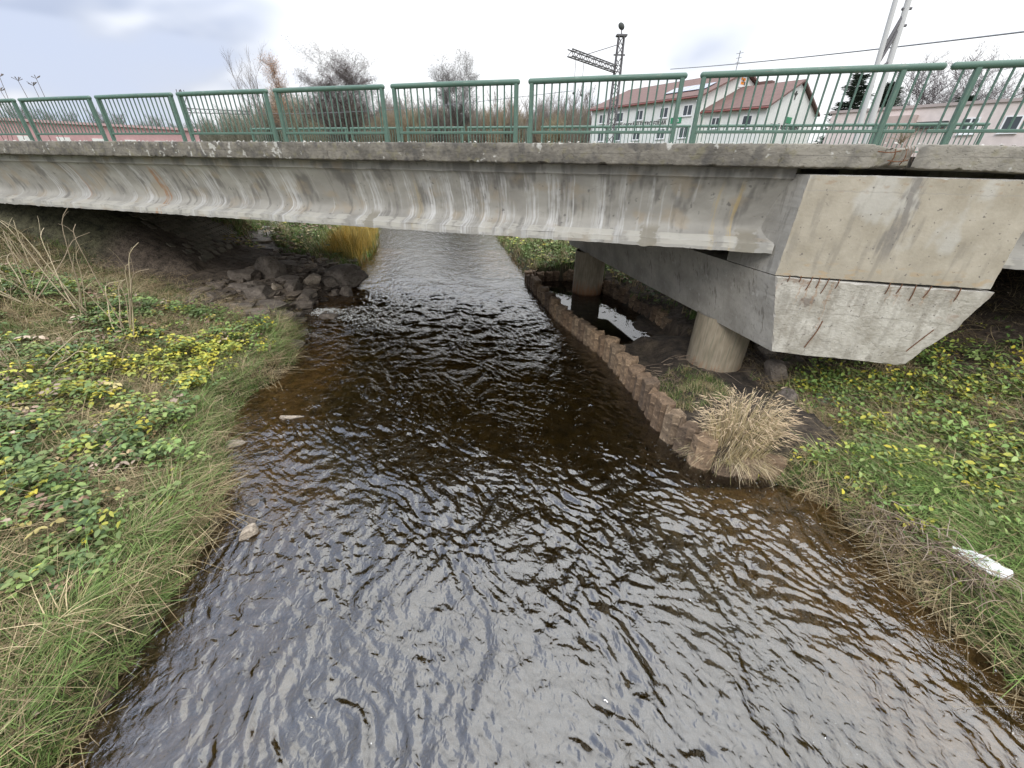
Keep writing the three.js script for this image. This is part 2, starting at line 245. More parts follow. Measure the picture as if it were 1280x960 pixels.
// ------------------------------------------------------------------ ground
function axis(fine0, fine1, step, ends, n) {
  const a = []; for (let i = n; i >= 1; i--) a.push(fine0 - (fine0 - ends[0]) * Math.pow(i / n, 2.4));
  for (let v = fine0; v <= fine1 + 1e-6; v += step) a.push(v);
  for (let i = 1; i <= n; i++) a.push(fine1 + (ends[1] - fine1) * Math.pow(i / n, 2.4)); return a;
}
const groundTex = tex(1024, 1024, (u, v) => { const k = 0.72 + 0.5 * f2(u, v) + 0.3 * f3(u, v); return [clamp(k, 0.25, 1), clamp(k, 0.25, 1), clamp(k, 0.25, 1)]; });
{
  const xs = axis(-14, 12, 0.11, [-420, 420], 34), zs = axis(-26, 2.6, 0.11, [-600, 60], 34), nx = xs.length, nz = zs.length;
  const P = new Float32Array(nx * nz * 3), C = new Float32Array(nx * nz * 3), U = new Float32Array(nx * nz * 2), I = [];
  for (let j = 0; j < nz; j++) for (let i = 0; i < nx; i++) {
    const x = xs[i], z = zs[j], k = j * nx + i, y = height(x, z), [s, q] = toS(x, z), under = q < -0.4 && q > -10.2;
    P.set([x, y, z], k * 3); U.set([x, z], k * 2);
    const n = fbm(x * 0.6, z * 0.6, 4), m = fbm(x * 2.2 + 5, z * 2.2, 3);
    let c = mix3([0.085, 0.066, 0.045], [0.07, 0.085, 0.03], smoothstep(n, -0.3, 0.4));
    c = mix3(c, [0.19, 0.155, 0.095], 0.6 * smoothstep(m, 0.1, 0.6));
    if (under) c = mix3([0.12, 0.092, 0.07], [0.19, 0.15, 0.115], clamp(0.5 + n + 0.4 * m, 0, 1));
    if (x > Rx(z) && z < -5.6 && z > -19.2 && x < pl(BP, z)) c = mix3([0.055, 0.042, 0.032], [0.1, 0.078, 0.055], clamp(0.5 + n + m, 0, 1));
    if (x > Lx(z) && x < Rx(z)) { c = mix3([0.25, 0.2, 0.115], [0.38, 0.31, 0.19], clamp(0.5 + 0.7 * n + 0.5 * m, 0, 1)); c = mix3(c, [0.46, 0.27, 0.1], 0.8 * smoothstep(y + 0.1 * n, -0.5, -0.2)); c = mix3(c, [0.17, 0.125, 0.075], 0.75 * smoothstep(z + 0.8 * m, -5, -3.6) * smoothstep(-x, 1.5, 3)); }
    if (z < -26 || Math.abs(x) > 15) c = mix3(c, [0.075, 0.09, 0.035], 0.6);
    C.set(c, k * 3);
  }
  for (let j = 0; j < nz - 1; j++) for (let i = 0; i < nx - 1; i++) { const a = j * nx + i, b = a + 1, c = a + nx, d = c + 1; I.push(a, c, b, b, c, d); }
  const g = new THREE.BufferGeometry(); g.setAttribute('position', new THREE.BufferAttribute(P, 3)); g.setAttribute('color', new THREE.BufferAttribute(C, 3)); g.setAttribute('uv', new THREE.BufferAttribute(U, 2)); g.setIndex(I); g.computeVertexNormals();
  struct('ground', g, std({ vertexColors: true, map: rep(groundTex, 0.55, 0.55), bumpMap: rep(roughBump, 0.9, 0.9), bumpScale: 0.03, roughness: 0.97 }));
}

// ------------------------------------------------------------------ water
const warp = (x, z) => [x + 0.35 * N2(x * 0.5, z * 0.5 + 7), z + 0.35 * N2(x * 0.5 + 31, z * 0.5)];
function wave(x, z) {
  const [a, b] = warp(x, z), dl = x - Lx(z), dr = Rx(z) - x;
  const calm = 0.3 + 0.7 * smoothstep(Math.min(dl, dr), 0.1, 1.5);
  const far = lerp(1, 0.3, smoothstep(-z, 15, 21)); const riffle = Math.exp(-(((z + 14) / 4.5) ** 2)) * (0.5 + 0.5 * smoothstep(x, -7, -3));
  const chop = 0.85 + 0.75 * smoothstep(N2(x * 0.35 + 3, z * 0.3), -0.5, 0.6), cr = (v) => v - 0.45 * v * v;   // crests blunter than troughs
  let h = 0.026 * N2(a * 0.7, b * 0.5) + chop * (0.011 * cr(N2(a * 1.5 + 4, b * 1.05)) + 0.0125 * cr(N2(a * 3.4, b * 2.4 + 9)) + 0.0105 * cr(N2(a * 7 + 2, b * 5.2)));
  h += chop * 0.0058 * cr(N2(a * 13, b * 10));
  h += riffle * (0.035 * N2(a * 0.9, b * 2.2 + 3) + 0.018 * N2(a * 2, b * 4.4));
  const race = Math.exp(-(((x + 5.7) / 1.7) ** 2) - (((z + 13.9) / 1.7) ** 2)); h += race * (0.05 * N2(x * 2.5, z * 2.5) + 0.03 * N2(x * 6, z * 6) + 0.01 * N2(x * 14, z * 14));
  return calm * far * h;
}
{
  const rows = []; for (let z = 8; z > -88; z -= 0.036 + 0.004 * Math.max(0, Math.abs(z + 2) - 3)) rows.push(z);
  const nc = 300, P = new Float32Array(rows.length * (nc + 1) * 3), U = new Float32Array(rows.length * (nc + 1) * 2), I = [];
  rows.forEach((z, j) => {
    const x0 = pl(LP, z) - 0.7, x1 = z > -5 ? pl(RP, z) + 0.8 : z > -11 ? lerp(2.75, 5.9, smoothstep(z, -11, -5)) : z > -19.2 ? pl(RP, z) + 0.12 : pl(RP, z) + lerp(0.12, 0.8, smoothstep(-z, 19.2, 21));
    for (let i = 0; i <= nc; i++) { const x = lerp(x0, x1, i / nc), k = j * (nc + 1) + i; P.set([x, wave(x, z), z], k * 3); U.set([x, z], k * 2); }
  });
  for (let j = 0; j < rows.length - 1; j++) for (let i = 0; i < nc; i++) { const a = j * (nc + 1) + i, b = a + 1, c = a + nc + 1, d = c + 1; I.push(a, b, c, b, d, c); }
  const g = new THREE.BufferGeometry(); g.setAttribute('position', new THREE.BufferAttribute(P, 3)); g.setAttribute('uv', new THREE.BufferAttribute(U, 2)); g.setIndex(I); g.computeVertexNormals();
  const w1 = perFbm(900, 12, 3), w2 = perFbm(950, 20, 2);
  const waterBump = tex(512, 512, (u, v) => 0.5 + 0.25 * w1(u, v) + 0.2 * w2(u + 0.06 * w1(v, u), v), { color: false });
  M.water = new THREE.MeshPhysicalMaterial({ color: 0xffffff, roughness: 0.03, transmission: 1, thickness: 1, ior: 2.05, attenuationColor: rgb(0.4, 0.325, 0.13), attenuationDistance: 0.95, bumpMap: rep(waterBump, 0.5, 0.42), bumpScale: 0.017 });
  struct('river_water', g, M.water);
  // the still pool between the piles
  const sh = new THREE.Shape([[0.75, 18.6], [1.7, 13.3], [2.8, 10.4], [5.2, 10.4], [5.1, 12.4], [4.5, 15.7], [3.0, 19.0]].map((p) => new THREE.Vector2(p[0], p[1])));
  const pg = new THREE.ShapeGeometry(sh); pg.rotateX(Math.PI / 2); pg.scale(1, 1, -1); pg.translate(0, -0.02, 0);
  { const p = pg.attributes.position; for (let i = 0; i < p.count; i++) p.setZ(i, -Math.abs(p.getZ(i))); pg.computeVertexNormals(); }
  struct('pool_water', pg, new THREE.MeshPhysicalMaterial({ color: 0xffffff, roughness: 0.02, transmission: 1, thickness: 1, ior: 1.5, attenuationColor: rgb(0.2, 0.11, 0.04), attenuationDistance: 0.3 }));
}

// ------------------------------------------------------------------ geometry helpers
function geoOf(P, I, U) { const g = new THREE.BufferGeometry(); g.setAttribute('position', new THREE.Float32BufferAttribute(P, 3)); if (U) g.setAttribute('uv', new THREE.Float32BufferAttribute(U, 2)); g.setIndex(I); g.computeVertexNormals(); return g; }
function boxUV(g, k = 1) {               // metres, by the main direction of each face
  g = g.index ? g.toNonIndexed() : g; const p = g.attributes.position, u = new Float32Array(p.count * 2), a = new THREE.Vector3(), b = new THREE.Vector3(), c = new THREE.Vector3();
  for (let i = 0; i < p.count; i += 3) {
    a.fromBufferAttribute(p, i); b.fromBufferAttribute(p, i + 1); c.fromBufferAttribute(p, i + 2);
    const n = b.clone().sub(a).cross(c.clone().sub(a)), ax = Math.abs(n.x), ay = Math.abs(n.y), az = Math.abs(n.z);
    [a, b, c].forEach((v, j) => { const q = ay >= ax && ay >= az ? [v.x, v.z] : ax >= az ? [v.z, v.y] : [v.x, v.y]; u[(i + j) * 2] = q[0] * k; u[(i + j) * 2 + 1] = q[1] * k; });
  }
  g.setAttribute('uv', new THREE.BufferAttribute(u, 2)); g.deleteAttribute('normal'); g.computeVertexNormals(); return g;
}
function box(x0, x1, y0, y1, z0, z1) { const g = new THREE.BoxGeometry(x1 - x0, y1 - y0, z1 - z0); g.translate((x0 + x1) / 2, (y0 + y1) / 2, (z0 + z1) / 2); return g; }
function bar(a, b, r0, r1 = r0, sides = 6) {
  a = new THREE.Vector3(...(a.toArray?.() ?? a)); b = new THREE.Vector3(...(b.toArray?.() ?? b));
  const d = b.clone().sub(a), g = new THREE.CylinderGeometry(r1, r0, d.length(), sides, 1, false);
  g.applyQuaternion(new THREE.Quaternion().setFromUnitVectors(new THREE.Vector3(0, 1, 0), d.clone().normalize())); g.translate((a.x + b.x) / 2, (a.y + b.y) / 2, (a.z + b.z) / 2); return g;
}
const merge = (l) => mergeGeometries(l.map((g) => { const q = g.index ? g.toNonIndexed() : g.clone(); for (const k of Object.keys(q.attributes)) if (!['position', 'normal', 'uv'].includes(k)) q.deleteAttribute(k); return q; }));
function tube(pts, r, seg = 10, sides = 5, taper = 0.4) {
  const c = new THREE.CatmullRomCurve3(pts.map((p) => new THREE.Vector3(...(p.toArray?.() ?? p)))), g = new THREE.TubeGeometry(c, seg, r, sides, false), p = g.attributes.position;
  for (let i = 0; i <= seg; i++) { const k = lerp(1, taper, i / seg), o = c.getPointAt(i / seg); for (let j = 0; j <= sides; j++) { const q = i * (sides + 1) + j; p.setXYZ(q, o.x + (p.getX(q) - o.x) * k, o.y + (p.getY(q) - o.y) * k, o.z + (p.getZ(q) - o.z) * k); } }
  return g;
}
// a profile of (q, y) points swept along s, wavering a little; v runs along the profile, u along s
function sweep(prof, s0, s1, ds, jit, vAt) {
  const n = Math.round((s1 - s0) / ds), m = prof.length, P = [], U = [], I = [];
  for (let i = 0; i <= n; i++) { const s = lerp(s0, s1, i / n); for (let j = 0; j < m; j++) { const [q, y] = jit ? jit(s, prof[j], j) : prof[j]; P.push(s, y, q); U.push(s, vAt ? vAt[j] : j / (m - 1)); } }
  for (let i = 0; i < n; i++) for (let j = 0; j < m - 1; j++) { const a = i * m + j, b = a + 1, c = a + m, d = c + 1; I.push(a, b, c, b, d, c); }
  return geoOf(P, I, U);
}
function capFan(prof, s, flip) { const sh = new THREE.ShapeGeometry(new THREE.Shape(prof.map((p) => new THREE.Vector2(p[0], p[1])))); const p = sh.attributes.position; for (let i = 0; i < p.count; i++) p.setXYZ(i, s, p.getY(i), p.getX(i)); if (flip) { const ix = sh.index.array; for (let i = 0; i < ix.length; i += 3) { const t = ix[i]; ix[i] = ix[i + 1]; ix[i + 1] = t; } } sh.computeVertexNormals(); return sh; }

// ------------------------------------------------------------------ the bridge
const bridge = thing('road_bridge', 'old grey concrete road bridge on round columns crossing the river', 'bridge', BO.toArray(), TH);
{
  const prof = [];                                        // the front face of a girder, top to bottom
  const ctl = [[-0.25, 4.84], [-0.25, 4.68], [-0.3, 4.655], [-0.4, 4.5], [-0.5, 4.28], [-0.575, 4.05], [-0.6, 3.88], [-0.56, 3.78], [-0.45, 3.7], [-0.3, 3.645], [-0.165, 3.605], [-0.15, 3.46]];
  const web = new THREE.SplineCurve(ctl.slice(2, 11).map((p) => new THREE.Vector2(...p)));
  prof.push(ctl[0], ctl[1]); for (let i = 0; i <= 22; i++) { const p = web.getPoint(i / 22); prof.push([p.x, p.y]); } prof.push(ctl[11]);
  const dup = [prof[0], prof[1], prof[1], ...prof.slice(2, -1), prof.at(-2), prof.at(-1), prof.at(-1), [-0.95, 3.46]];   // creases get their own points
  const len = [0]; for (let i = 1; i < dup.length; i++) len.push(len[i - 1] + Math.hypot(dup[i][0] - dup[i - 1][0], dup[i][1] - dup[i - 1][1])); const tot = len[dup.length - 2];
  const vAt = len.map((l) => 1 - Math.min(l / tot, 1) * 0.97);
  const jit = (s, p, j) => { const k = j < 3 ? 0.008 : 0.012; let y = p[1] + k * fbm(s * 1.1, j * 0.2, 3), q = p[0] + k * fbm(s * 1.3 + 40, j * 0.25, 3); if (j >= dup.length - 3) y += 0.012 * fbm(s * 4, 2, 3) - 0.02 * smoothstep(fbm(s * 1.4, 6, 3), 0.4, 0.6); return [q, y]; };
  const front = (s0, s1) => { const g = sweep(dup, s0, s1, 0.07, jit, vAt), u = g.attributes.uv; for (let i = 0; i < u.count; i++) u.setX(i, (u.getX(i) - GX0) / (GX1 - GX0)); return g; };
  const back = (s0, s1) => { const p = [[-0.95, 3.46], [-0.95, 3.6], [-0.75, 3.75], [-0.75, 4.6], [-0.9, 4.66], [-0.9, 4.84]]; const g = sweep(p, s0, s1, 1, null), u = g.attributes.uv; for (let i = 0; i < u.count; i++) u.setX(i, 0.3); return g; };
  const out = [...prof, [-0.95, 3.46], [-0.95, 3.6], [-0.75, 3.75], [-0.75, 4.6], [-0.9, 4.66], [-0.9, 4.84]];
  const end = (s, f) => { const g = capFan(out, s, f), u = g.attributes.uv; for (let i = 0; i < u.count; i++) u.setXY(i, 0.98, 0.5); return g; };
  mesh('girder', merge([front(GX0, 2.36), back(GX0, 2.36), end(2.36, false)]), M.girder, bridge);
  const g2 = merge([front(5.66, 24), back(5.66, 24), end(5.66, true)]); { const u = g2.attributes.uv, p = g2.attributes.position; for (let i = 0; i < u.count; i++) u.setX(i, 0.55 + 0.03 * (p.getX(i) - 5.66) % 0.4); }
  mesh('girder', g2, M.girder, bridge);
  // the inner girders, plain: seen from below in the dark
  for (let k = 1; k < 6; k++) for (const [s0, s1] of [[GX0, 2.0 - 0.56 * k], [5.6 - 0.56 * k, 24]]) {
    const q = -0.15 - k * 1.85 - (k === 5 ? 0.1 : 0);
    mesh('girder', boxUV(merge([box(s0, s1, 3.46, 3.62, q - 0.8, q), box(s0, s1, 3.62, 4.6, q - 0.55, q - 0.25), box(s0, s1, 4.6, 4.84, q - 0.8, q)])), M.grey, bridge);
  }
  mesh('deck_slab', boxUV(box(GX0, 24, 4.845, 5.02, -10.15, -0.3)), M.deck, bridge);
  // edge beams: near one in two lengths, parted by the broken joint
  function edge(s0, s1, q0, sign, broken) {
    const face = [[-0.5, 5.185], [-0.2, 5.185], [-0.02, 5.18], [0, 5.165], [0, 5.1], [0, 5.02], [0, 4.94], [0, 4.87], [-0.012, 4.845], [-0.2, 4.835], [-0.5, 4.835]];
    const j = (s, p, k) => {
      let [q, y] = p; const b = broken ? broken(s) : 0, drop = broken && s > 3.83 ? -0.03 * smoothstep(s, 3.83, 5.6) : 0;
      const n = 0.012 * fbm(s * 3, k * 0.5, 4) + 0.006 * N2(s * 16, k), chip = 0.035 * smoothstep(fbm(s * 2.1 + 9, k > 6 ? 3 : 8, 3), 0.25, 0.6);
      if (k > 1 && k < 9) q += n - b * (0.05 + 0.13 * Math.abs(fbm(s * 9, k * 0.9, 3)) + 0.05); if (k >= 7 && k <= 9) { y += chip * 0.7 + 0.012 * fbm(s * 5, 2, 3) + b * 0.04; } if (k <= 3) y -= chip * 0.25 + b * 0.05 + 0.006 * N2(s * 14, 3);
      return [q0 + sign * q, y + drop];
    };
    const g = sweep(face, s0, s1, 0.035, j), gp = g.attributes.position, gu = g.attributes.uv; for (let i = 0; i < gp.count; i++) gu.setXY(i, (gp.getX(i) + 22) / 30, (gp.getY(i) - 4.8 + 0.6 * Math.max(0, Math.abs(gp.getZ(i) - q0) - 0.03)) / 0.4); return g;
  }
  const brk = (s) => smoothstep(1 - Math.abs(s - 3.62) / 0.42, 0, 0.8) * (s < 3.83 ? 1 : 0) + (s >= 3.83 ? 0.7 * smoothstep(1 - (s - 3.83) / 0.12, 0, 1) : 0) + 0.45 * smoothstep(1 - Math.abs(s - 3.0) / 0.5, 0, 1) * Math.max(0, fbm(s * 6, 1, 2));
  mesh('edge_beam', edge(GX0, 3.8, 0, 1, brk), M.edge, bridge);
  mesh('edge_beam', edge(3.845, 24, 0, 1, brk), M.edge, bridge);
  const far = edge(GX0, 24, -10.45, -1); mesh('edge_beam', far, M.edge, bridge);
  for (const [s, y, l] of [[3.45, 5.08, 0.3], [3.6, 4.96, 0.26]]) mesh('rebar', tube([[s - l / 2, y, 0.01], [s, y - 0.015, 0.035], [s + l / 2, y + 0.01, 0.0]], 0.008, 6, 5, 1), M.rust, bridge).userData.label = 'rusty bar laid bare in the broken joint';
  for (const s of [3.52, 3.66]) mesh('rebar', tube([[s, 5.12, 0.0], [s + 0.01, 5.0, 0.03], [s - 0.01, 4.9, 0.0]], 0.007, 6, 5, 1), M.rust, bridge);
  // pier block between the spans and the cap under it
  const pu = (g, fs = 2.3, fy = 1.5) => { const p = g.attributes.position, u = g.attributes.uv; for (let i = 0; i < p.count; i++) u.setXY(i, (p.getX(i) - fs) / 3.5, (p.getY(i) - fy) / 3.3); return g; };
  const QX = -0.494, QZ = -0.87;                          // the pier runs askew to the bridge
  function askew(outline0, z0, L, n, seed) {               // outline (s, y) counter-clockwise seen from the viewer, drawn out along the pier, arrises worn
    const outline = []; outline0.forEach((p, i) => { const q = outline0[(i + 1) % outline0.length], k = Math.max(1, Math.round(Math.hypot(q[0] - p[0], q[1] - p[1]) / 0.05)); for (let j = 0; j < k; j++) outline.push([lerp(p[0], q[0], j / k), lerp(p[1], q[1], j / k)]); });
    const m = outline.length, cx = outline.reduce((t, p) => t + p[0], 0) / m, cy = outline.reduce((t, p) => t + p[1], 0) / m;
    const inset = (o, i) => { const d = Math.hypot(o[0] - cx, o[1] - cy), chip = 0.012 + 0.03 * smoothstep(fbm(i * 0.13 + seed, 2, 3), 0.1, 0.5) + 0.006 * N2(i * 0.7, seed); return [o[0] - (o[0] - cx) / d * chip, o[1] - (o[1] - cy) / d * chip]; };
    const ins = outline.map(inset), sh = new THREE.Shape(ins.map((p) => new THREE.Vector2(...p))), f = new THREE.ShapeGeometry(sh), fp = f.attributes.position; for (let i = 0; i < fp.count; i++) fp.setZ(i, z0);
    const P = [], I = [], ring = (o, t, dz) => { for (const [s, y] of o) P.push(s + QX * t, y, z0 + dz + QZ * t); };
    ring(ins, 0, 0); ring(outline.map((o, i) => [o[0] + 0.004 * N2(i * 0.4, seed + 3), o[1] + 0.004 * N2(i * 0.4, seed + 9)]), 0, -0.022); for (let k = 1; k <= n; k++) ring(outline, L * k / n, -0.022);
    for (let k = 0; k < n + 1; k++) for (let i = 0; i < m; i++) { const a = k * m + i, b = k * m + (i + 1) % m, c = a + m, d = b + m; I.push(a, c, b, b, c, d); }
    const side = boxUV(geoOf(P, I)); f.computeVertexNormals(); return [f, side];
  }
  const bo = [[2.48, 3.105], [5.63, 3.145], [5.6, 4.0], [5.66, 4.735], [4.6, 4.74], [3.4, 4.752], [2.5, 4.748]];
  const [bf, bs] = askew(bo, -0.02, 1.3, 2, 4); mesh('pier_block', pu(bf), M.pier, bridge); mesh('pier_block_side', bs, M.grey, bridge);
  const co = [[2.86, 1.64], [3.4, 1.63], [4.2, 1.655], [4.95, 1.66], [5.06, 1.7], [5.13, 1.82], [5.2, 2.0], [5.34, 2.22], [5.42, 2.36], [5.5, 2.44], [5.53, 2.62], [5.6, 2.82], [5.68, 3.02], [5.69, 3.11], [4.5, 3.09], [2.5, 3.09]];
  const [cf, cs] = askew(co, 0.0, 11.9, 24, 17);
  mesh('pier_cap_end', pu(cf), M.pier, bridge); mesh('pier_cap', cs, M.cap, bridge);
  mesh('bearing_seat', boxUV(merge([0.9, 2.9, 4.9, 6.9].map((t) => { const g = box(2.75, 5.4, 3.095, 3.455, -0.35, 0.05); g.translate(QX * (t + 0.6), 0, QZ * (t + 0.6)); return g; }))), M.grey, bridge);
  const rr = rngOf(5);
  for (const [s, l] of [[2.72, 0.1], [2.9, 0.09], [3.08, 0.22], [3.2, 0.17], [3.34, 0.26], [3.5, 0.15], [4.25, 0.17], [4.42, 0.15], [4.62, 0.26], [4.83, 0.18], [5.23, 0.2]]) {
    const y = 3.115, t = (rr() - 0.5) * 0.06 - 0.02; mesh('rebar', tube([[s, y + (l > 0.28 ? 0.12 : 0.02), 0.0], [s + t * 0.5, y - l * 0.5, 0.018], [s + t, y - l, 0.004]], 0.008, 5, 5, 1), M.rust, bridge);
  }
  mesh('rebar', tube([[3.5, 2.36, 0.005], [3.47, 2.15, 0.02], [3.38, 1.8, 0.006]], 0.01, 6, 5, 1), M.rust, bridge);
  mesh('rebar', tube([[5.18, 2.4, 0.004], [5.05, 2.15, 0.012], [4.96, 1.95, 0.0]], 0.009, 6, 5, 1), M.rust, bridge);
  for (const [s, q, r] of [[2.33, -2.05, 0.66], [-1.86, -8.95, 0.63]]) {
    const L = []; for (let i = 0; i <= 16; i++) L.push(new THREE.Vector2(r * (1 + 0.004 * N2(i, 3)), -0.9 + 2.6 * i / 16)); const g = new THREE.LatheGeometry(L, 48); g.translate(s, 0, q); mesh('column', g, M.column, bridge);
  }
}

// ------------------------------------------------------------------ railings
const RT = 6.17, RB = 5.18;
function railPanel(label, group, s0, s1, q, posts, y0 = RB) {
  const p = bw(s0, y0, q), o = thing('railing_panel', label, 'railing', p.toArray(), TH, group), L = s1 - s0, top = RT - y0 - 0.045;
  const bx = (w, h, d) => new RoundedBoxGeometry(w, h, d, 2, Math.min(w, h, d) * 0.25);
  const put = (name, g, x, y, z = 0) => { const m = mesh(name, g, M.green, o); m.position.set(x, y, z); return m; };
  const tr = tube([[0.02, 0, 0], [L / 2, 0.004, 0], [L - 0.02, 0, 0]], 0.046, 8, 12, 1); put('top_rail', tr, 0, top);
  const caps = new THREE.SphereGeometry(0.046, 10, 8); put('rail_end', caps, 0.02, top); put('rail_end', caps, L - 0.02, top);
  put('bottom_rail', bx(L - 0.05, 0.045, 0.04), L / 2, 0.17);
  const pg = bx(0.075, top + 0.02, 0.075); for (const x of posts) put('post', pg, x - s0, (top - 0.02) / 2 - 0.01);
  const bg = new THREE.CylinderGeometry(0.015, 0.015, top - 0.17, 6); const n = Math.round(L / 0.14);
  for (let i = 1; i < n; i++) { const x = i / n * L; if (posts.some((v) => Math.abs(v - s0 - x) < 0.06)) continue; put('baluster', bg, x, (top + 0.17) / 2); }
  return o;
}
{
  const near = [[-22.2, -19.62], [-19.4, -16.8], [-16.58, -13.82], [-13.6, -11.03], [-10.85, -8.24], [-8.04, -5.34], [-5.15, -2.53], [-2.33, 0.31], [0.55, 3.74], [3.84, 7.2], [7.4, 10.1]];
  const say = ['', 'cut by the left photo edge', 'second from the left, before the pink hall', 'third from the left, before blue-grey sky', 'before the far lattice mast', 'before the dense bare tree', 'before the forked tree', 'before the lattice mast', 'the long one before the white house', 'cut by the right photo edge', ''];
  near.forEach(([a, b], i) => { if (i === 0 || i === 10) return; railPanel('green railing panel, near bridge edge, ' + say[i], 'near railing panels', a, b, -0.13, i === 8 ? [0.59, 3.27] : i === 9 ? [4.14, 6.9] : [a + 0.045, b - 0.045]); });
  const ord = ['first', 'second', 'third', 'fourth', 'fifth', 'sixth', 'seventh', 'eighth', 'ninth', 'tenth'];
  for (let k = 0; k < 10; k++) { const a = -19.6 + 2.95 * k + (k > 4 ? 0.3 : 0); railPanel(`green railing panel on the far bridge edge, ${ord[k]} from the left`, 'far railing panels', a, a + 2.75, -10.3, [a + 0.045, a + 2.7], 5.185); }
}

// ------------------------------------------------------------------ cofferdam of steel sheet piles
function pileGeo(seed, hgt) {
  const r = rngOf(seed), sh = new THREE.Shape([[-0.19, -0.04], [-0.175, 0.07], [-0.1, 0.17], [0.01, 0.2], [0.11, 0.16], [0.18, 0.06], [0.19, -0.05], [0.1, -0.14], [-0.1, -0.14]].map((p) => new THREE.Vector2(p[0] * 0.97 + 0.02 * (r() - 0.5), p[1] + 0.02 * (r() - 0.5))));
  let g = new THREE.ExtrudeGeometry(sh, { depth: hgt + 0.9, steps: 6, bevelEnabled: true, bevelThickness: 0.025, bevelSize: 0.02, bevelSegments: 1 });
  g.rotateX(-Math.PI / 2); g.translate(0, -0.9, 0); const p = g.attributes.position, sd = r() * 50;
  for (let i = 0; i < p.count; i++) { const x = p.getX(i), y = p.getY(i), z = p.getZ(i), top = smoothstep(y, hgt - 0.1, hgt); p.setXYZ(i, x + 0.014 * N3(x * 7 + sd, y * 6, z * 7), y + top * (0.09 * N2(x * 5 + sd, z * 5)), z + 0.018 * N3(x * 7, y * 5 + sd, z * 7)); }
  g = boxUV(g); return g;
}
M.piles = [[1.25, 1.22, 1.15], [0.85, 0.8, 0.76], [1.55, 1.45, 1.3], [1.1, 1, 0.9]].map((k) => { const m = M.pile.clone(); m.color = rgb(...k); return m; });
function pileWall(label, pts, h0, h1, seed) {
  const r = rngOf(seed), o = thing('sheet_pile_wall', label, 'pile wall', [pts[0][0], 0, pts[0][1]]), vars = [0, 1, 2, 3, 4].map((i) => pileGeo(seed + i, 0));
  let carry = 0; const out = [];
  for (let i = 0; i < pts.length - 1; i++) { const [a, b] = [pts[i], pts[i + 1]], L = Math.hypot(b[0] - a[0], b[1] - a[1]); let t = carry; for (; t < L; t += 0.41) out.push([lerp(a[0], b[0], t / L), lerp(a[1], b[1], t / L), Math.atan2(-(b[1] - a[1]), b[0] - a[0])]); carry = t - L; }
  out.forEach(([x, z, ang], i) => { const m = mesh('sheet_pile', vars[Math.floor(r() * 5)], M.piles[Math.floor(r() * 4)], o); m.position.set(x - pts[0][0], lerp(h0, h1, i / out.length) * (x > 3.55 && z > -6 ? 0.35 : 1) + 0.18 * (r() - 0.5), z - pts[0][1]); m.rotation.set((r() - 0.5) * 0.08, ang + (i % 2 ? 0.06 : -0.06) + 0.2 * (r() - 0.5), (r() - 0.5) * 0.07); m.scale.set(1, 1, 1); });
  return o;
}
pileWall('rusty scalloped sheet pile wall along the river in front of the two columns', [[0.66, -18.5], [1.2, -15.8], [1.64, -13.35], [2.7, -10.4], [3.04, -8.25], [3.18, -6.6], [3.5, -5.75], [4.0, -5.5], [4.7, -5.52]], 0.36, 0.66, 61);
pileWall('dark sheet pile wall at the back of the still pool, below the green bank', [[0.85, -18.95], [2.4, -19.3], [3.6, -18.2], [4.05, -17.1], [4.6, -15.4], [4.95, -13.9], [5.2, -12.5]], 0.34, 0.4, 83);

// ------------------------------------------------------------------ rocks
function rockGeo(seed, cuts, detail = 4) {
  const r = rngOf(seed), g0 = new THREE.IcosahedronGeometry(1, detail), planes = []; for (let i = 0; i < cuts; i++) { const a = r() * 6.283, y = r() * 2 - 1, q = Math.sqrt(1 - y * y); planes.push([q * Math.cos(a), y, q * Math.sin(a), 0.42 + 0.34 * r()]); }
  const g = mergeVertices((g0.deleteAttribute('normal'), g0.deleteAttribute('uv'), g0)), p = g.attributes.position, sd = r() * 90;
  for (let i = 0; i < p.count; i++) { const v = new THREE.Vector3().fromBufferAttribute(p, i).normalize(); let d = 1; for (const [x, y, z, o] of planes) { const c = v.x * x + v.y * y + v.z * z; if (c > 0.01) d = Math.min(d, o / c); } d *= 1 + 0.05 * fbm3(v.x * 2 + sd, v.y * 2, v.z * 2) + 0.02 * N3(v.x * 9, v.y * 9 + sd, v.z * 9); p.setXYZ(i, v.x * d, v.y * d, v.z * d); }
  return boxUV(toCreasedNormals(g, 0.5), 0.5);
}
const rockVars = [1, 2, 3, 4, 5, 6].map((i) => { const g = rockGeo(i * 13, 9 + i); const n = toCreasedNormals(g, 0.45); n.setAttribute('uv', g.attributes.uv); return n; });
let rk = 0;
function rock(label, x, z, y, sx, sy, sz, turn = 0, tilt = 0, mat = M.rock, cat = 'rock', group = 'boulders below the bridge') {
  const m = mesh('rock', rockVars[rk++ % 6], mat); m.position.set(x, y, z); if (group === 'boulders below the bridge') { sx *= 1.18; sy *= 1.2; sz *= 1.15; } m.scale.set(sx, sy, sz); m.rotation.set(tilt, turn, tilt * 0.6); tag(m, label, cat, group); return m;
}
rock('big dark pointed boulder at the outer end of the rock pile, lapped by water', -7.15, -16.9, 0.35, 0.95, 0.55, 0.75, 0.4, 0.1);
rock('pale grey flat-faced slab leaning on the middle of the rock pile', -8.15, -16.1, 0.55, 0.55, 0.2, 0.38, -0.5, 0.45, M.paleRock);
rock('tall dark block highest in the rock pile, under the path', -9.7, -16.2, 0.85, 0.65, 0.6, 0.6, 0.2, -0.1);
rock('brown boulder right of the tall block, half its height', -9.0, -15.7, 0.6, 0.45, 0.3, 0.45, 1.1);
rock('broad dark boulder at the foot of the paved slope', -10.5, -15.5, 0.8, 0.8, 0.42, 0.7, 0.7);
